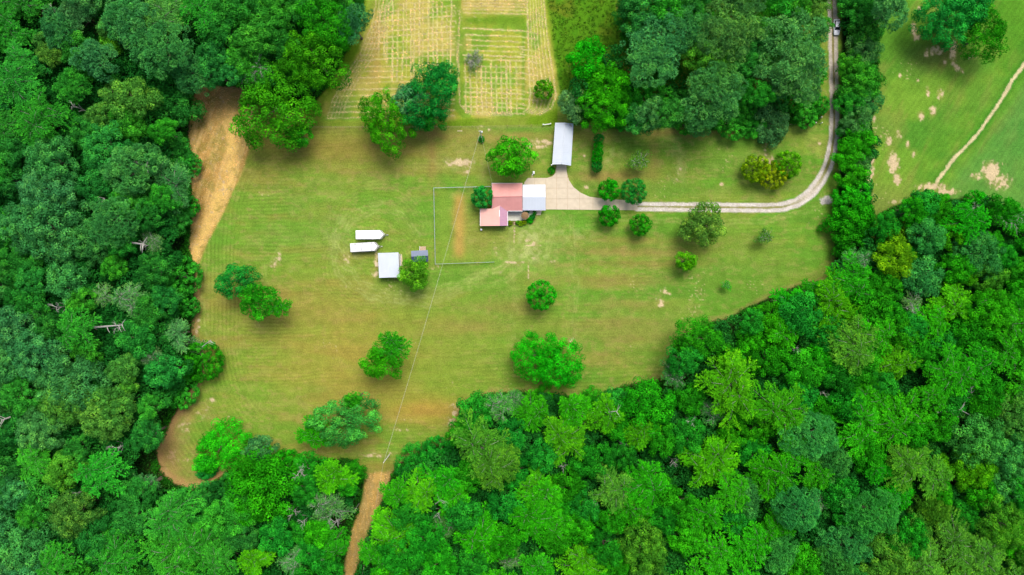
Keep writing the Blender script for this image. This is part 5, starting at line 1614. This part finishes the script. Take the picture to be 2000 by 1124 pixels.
MB().prism([W(782.2, 496.5, 1.5), W(779.5, 496.5, 1.55), W(781.0, 521, 1.55), W(783.4, 521, 1.5)][::1], (0, 0, -.06)).build('side_ledge', M['trim'], sh)
ramp = W(736.3, 516.8)
MB().box(ramp.x - .5, ramp.x + .45, ramp.y - .6, ramp.y + .6, 0, .25).build('door_step', M['plank'], sh)
# boards lying beside it
for k, (x0_, y0_, x1_, y1_, lb) in enumerate(((783.2, 497, 785.0, 520, 'long pale board on the grass right of the metal shed, inner one'), (781.6, 500, 783.6, 519, 'long pale board on the grass right of the metal shed, outer one'))):
    p0, p1 = W(x0_ + 1.2, y0_), W(x1_ + 1.2, y1_)
    r_ = empty('board', tuple(p0))
    dv = p1 - p0
    mb = MB()
    sx = Vector((0.11, 0, 0))
    mb.prism([Vector((0, 0, .12)) - sx, dv - sx + Vector((0, 0, .12)), dv + sx + Vector((0, 0, .12)), Vector((0, 0, .12)) + sx], (0, 0, -.05))
    mb.build('timber', M['plank'], r_)
    tag(r_, ['pale board lying along the right wall of the metal shed, farther from it', 'pale board lying along the right wall of the metal shed, nearer to it'][k], 'board', 'boards beside the metal shed')

# blue roofed shed with its stoop
bs = empty('blue_roofed_shed', (0, 0, 0))
tag(bs, 'tiny garden shed with dark blue gable roof, half under the light green tree', 'shed')
a, b, c, d = W(803, 490.6, 2.3), W(835.4, 488.8, 2.3), W(836, 499.8, 3.0), W(803.4, 501.6, 3.0)
e, f = W(803.8, 512.2, 2.3), W(836.6, 511.2, 2.3)
roof_plate('roof', M['blue_roof_lit'], bs, [b, a, d, c], rib_dir=1, rib=.4)
roof_plate('roof', M['blue_roof_shaded'], bs, [e, f, c - Vector((0, 0, .01)), d - Vector((0, 0, .01))], rib_dir=1, rib=.4)
MB().tube([d + Vector((0, 0, .02)), c + Vector((0, 0, .02))], .04, 5).build('ridge_cap', M['blue_roof_lit'], bs)
MB().box(a.x + .2, b.x - .2, e.y + .3, a.y - .3, 0, 2.2).build('wall', M['wood'], bs)
st_ = W(826.5, 486)
MB().box(st_.x - .85, st_.x + .85, st_.y - .6, st_.y + .62, .1, .3).build('stoop', M['wood'], bs)
MB().box(st_.x - .95, st_.x - .86, st_.y - .6, st_.y + .62, .1, .9).build('rail', M['white'], bs)
MB().box(st_.x + .1, st_.x + .9, a.y - .299, a.y - .26, .3, 2.0).build('door', M['plank'], bs)

# ------------------------------------------------------------------ fences
def rail_fence(name, pts, label, hgt=1.2, step=2.9, cat='fence', mats=None):
    root = empty(name, (0, 0, 0))
    tag(root, label, cat)
    P = [W(x, y, hgt) for x, y in pts]
    for p, q in zip(P[:-1], P[1:]):
        L_ = (q - p).length
        n = max(1, round(L_ / step))
        for k in range(n):
            a_ = p.lerp(q, k / n)
            b_ = p.lerp(q, (k + 1) / n)
            MB().tube([(a_.x, a_.y, hgt), (b_.x, b_.y, hgt)], 0.05, 6).build('top_rail', M['pipe'], root)
            m = MB()
            dd_ = b_ - a_
            for j in range(1, 8):                       # woven wire between the posts
                z0 = hgt * j / 8
                m.tube([(a_.x, a_.y, z0), (b_.x, b_.y, z0)], 0.006, 3)
            w_ = 10
            for j in range(w_):
                u, v_ = a_ + dd_ * (j / w_), a_ + dd_ * ((j + 1) / w_)
                m.tube([(u.x, u.y, .05), (v_.x, v_.y, hgt - .03)], 0.005, 3)
                m.tube([(v_.x, v_.y, .05), (u.x, u.y, hgt - .03)], 0.005, 3)
            m.build('wire_mesh', M['pipe'], root)
        for k in range(n + 1):
            if k == 0 and p is not P[0]: continue
            a_ = p.lerp(q, k / n)
            po = MB().tube([(a_.x, a_.y, 0), (a_.x, a_.y, hgt + .06)], 0.055 if k in (0, n) else .04, 8).build('post', M['pipe'], root)
    return root


rail_fence('chain_link_fence', [(958, 364.5), (847, 367.2), (850, 516.3), (965, 512.2)], 'pale chain link fence round three sides of the yard left of the house')

def wire_fence(pts, label, tops=(), gate=None, group='wire fences'):
    root = empty('wire_fence', (0, 0, 0))
    tag(root, label, 'fence', group)
    P = [W(x, y) for x, y in pts]
    for p, q in zip(P[:-1], P[1:]):
        n = max(1, round((q - p).length / 3.6))
        for k in range(n + 1):
            a_ = p.lerp(q, k / n)
            MB().tube([(a_.x, a_.y, 0), (a_.x + random.uniform(-.03, .03), a_.y, 1.25)], .05, 6).build('post', M['wood'], root)
        for z_ in (.35, .7, 1.05):
            MB().tube([(p.x, p.y, z_), (q.x, q.y, z_)], .007, 3).build('strand', M['wood'], root)
    for (x, y) in tops:
        a_ = W(x, y)
        MB().tube([(a_.x, a_.y, 0), (a_.x, a_.y, 1.45)], .13, 8).build('corner_post', M['white'], root)


wire_fence([(605, 249.5), (760, 249), (900, 248.5), (1060, 245.5)], 'thin wire fence between the lawn and the hay field', tops=())
wire_fence([(1125, 246.5), (1300, 252), (1590, 243), (1602, 242.5), (1602, 232), (1602.5, 150)], 'wire fence with white corner posts round the lower right of the grove', tops=((1601, 231), (1590, 242), (1602, 242)))
gt = empty('field_gate', tuple(W(1067, 244.5)))
tag(gt, 'short white tube gate between hay field and carport', 'gate')
g0, g1 = W(1060.5, 245.3) - W(1067, 244.5), W(1075, 243.6) - W(1067, 244.5)
for q in (g0, g1):
    MB().tube([(q.x, q.y, 0), (q.x, q.y, 1.4)], .15, 8).build('post', M['white'], gt)
for z_ in (.3, .6, .9, 1.15):
    MB().tube([(g0.x, g0.y, z_), (g1.x, g1.y, z_)], .035, 5).build('bar', M['white'], gt)

# plank on the grass
p = W(898, 256.3)
pk = MB().box(-.7, .75, -.09, .09, .03, .09).build('plank', M['plank'], None, p)
tag(pk, 'single pale plank on the grass left of the upper utility pole', 'plank')

# ------------------------------------------------------------------ power line
def utility_pole(px, py, h, label, can=True):
    p = W(px, py, h)
    root = empty('utility_pole', (p.x, p.y, 0))
    tag(root, label, 'utility pole', 'utility poles')
    MB().tube([(0, 0, -.1), (0, 0, h * .5), (0, 0, h)], [.19, .16, .125], 10).build('pole_shaft', M['pole'], root)
    MB().tube([(-.02, 0, h + .01), (-.02, 0, h + .25)], [.09, .05], 8).build('insulator', M['white'], root)
    if can:
        MB().tube([(.38, -.1, h - 1.5), (.38, -.1, h - .6), (.38, -.1, h - .55)], [.26, .26, .2], 14).build('transformer', M['white'], root, smooth=False)
        MB().box(-.45, .45, -.05, .05, h - .42, h - .3).build('crossarm', M['pole'], root)
        for s_ in (-.4, .4):
            MB().tube([(s_, 0, h - .3), (s_, 0, h - .1)], [.08, .06], 8).build('insulator', M['white'], root)
    return Vector((p.x, p.y, h))


t1 = utility_pole(938, 256, 9.4, 'utility pole with white transformer on the fence line above the yard')
t2 = utility_pole(749, 904, 9.4, 'plain pale utility pole at the mouth of the dirt track', can=False)
t3 = W(690, 1210, 9.4)

def cable(p, q, sag, rad, parent, name='conductor', n=18):
    pts_ = []
    for i in range(n + 1):
        t = i / n
        v_ = Vector(p).lerp(Vector(q), t)
        v_.z -= sag * 4 * t * (1 - t)
        pts_.append(v_)
    MB().tube(pts_, rad, 5).build(name, M['wire'], parent)


pl_ = empty('power_line', (0, 0, 0))
tag(pl_, 'long pale overhead power line running down the photo between the two utility poles', 'power line')
cable(t1, t2, 3.0, .021, pl_)
cable(t1 - Vector((0, 0, 1.2)), t2 - Vector((0, 0, 1.1)), 3.2, .014, pl_)
cable(t2, t3, 1.0, .022, pl_)
sd_ = empty('service_cable', (0, 0, 0))
tag(sd_, 'thin service cable from the upper utility pole to the corner of the red roof', 'cable')
cable(t1 - Vector((0, 0, 1.6)), W(961, 357.5, 3.4), .6, .02, sd_)

# ------------------------------------------------------------------ the silver car half under the trees
def car(px, py, ang, label):
    p = W(px, py, 1.0)
    root = empty('parked_car', (p.x, p.y, 0), ang)
    tag(root, label, 'car')
    L_, H_ = 4.7, 0.92
    secs = [(-2.35, .60, .45, .62), (-2.2, .80, .35, .86), (-1.6, .90, .28, .98), (0, .92, .26, .96), (1.2, .90, .28, .90), (1.9, .86, .32, .78), (2.25, .74, .38, .66), (2.36, .55, .45, .58)]
    vs, fs = [], []
    prof = [(-1, 0), (-1.0, .55), (-.9, .92), (-.55, 1.0), (.55, 1.0), (.9, .92), (1.0, .55), (1, 0)]
    for x, hw, z0, z1 in secs:
        for (u, t) in prof: vs.append((x, u * hw, z0 + (z1 - z0) * t))
    n = len(prof)
    for i in range(len(secs) - 1):
        for k in range(n):
            a_, b_ = i * n + k, i * n + (k + 1) % n
            fs.append((a_, a_ + n, b_ + n, b_))
    fs += [tuple(range(n)), tuple(range(len(vs) - n, len(vs)))[::-1]]
    MB().add(vs, fs).build('body', M['car_paint'], root, smooth=True)
    # cabin glass and roof
    g = [(-1.75, .74, .94), (1.0, .78, .92), (.25, .62, 1.42), (-1.2, .60, 1.44)]
    vs = [(g[0][0], s_ * g[0][1], g[0][2]) for s_ in (-1, 1)] + [(g[1][0], s_ * g[1][1], g[1][2]) for s_ in (-1, 1)] + [(g[2][0], s_ * g[2][1], g[2][2]) for s_ in (-1, 1)] + [(g[3][0], s_ * g[3][1], g[3][2]) for s_ in (-1, 1)]
    MB().add(vs, [(2, 3, 5, 4), (0, 6, 7, 1), (0, 2, 4, 6), (1, 7, 5, 3), (4, 5, 7, 6)]).build('window', M['dark_glass'], root)
    MB().prism([(-1.28, -.64, 1.475), (.32, -.66, 1.455), (.32, .66, 1.455), (-1.28, .64, 1.475)], (0, 0, -.035)).build('roof', M['car_paint'], root, bevel=.015)
    for s_ in (-1, 1):
        MB().tube([(.98, s_ * .79, .93), (.28, s_ * .645, 1.43)], .035, 5).build('pillar', M['car_paint'], root)
        MB().box(2.22, 2.34, s_ * .55 - .17, s_ * .55 + .17, .52, .64).build('headlight', M['lamp'], root)
        MB().box(-2.37, -2.26, s_ * .55 - .15, s_ * .55 + .15, .55, .72).build('tail_light', M['red_lens'], root)
        MB().box(.72, .88, s_ * .95 - .08, s_ * .95 + .08, .92, 1.04).build('mirror', M['car_paint'], root)
        for x_ in (-1.4, 1.42):
            w_ = MB().tube([(x_, s_ * .72, .33), (x_, s_ * .93, .33)], .33, 18).build('wheel', M['tyre'], root)
            MB().tube([(x_, s_ * .925, .33), (x_, s_ * .945, .33)], .2, 12).build('rim', M['chrome'], w_)
    return root


car(1635.5, 52, math.radians(-90), 'silver white car on the gravel drive half hidden by hedgerow trees')
print('OBJECTS', len(bpy.data.objects))
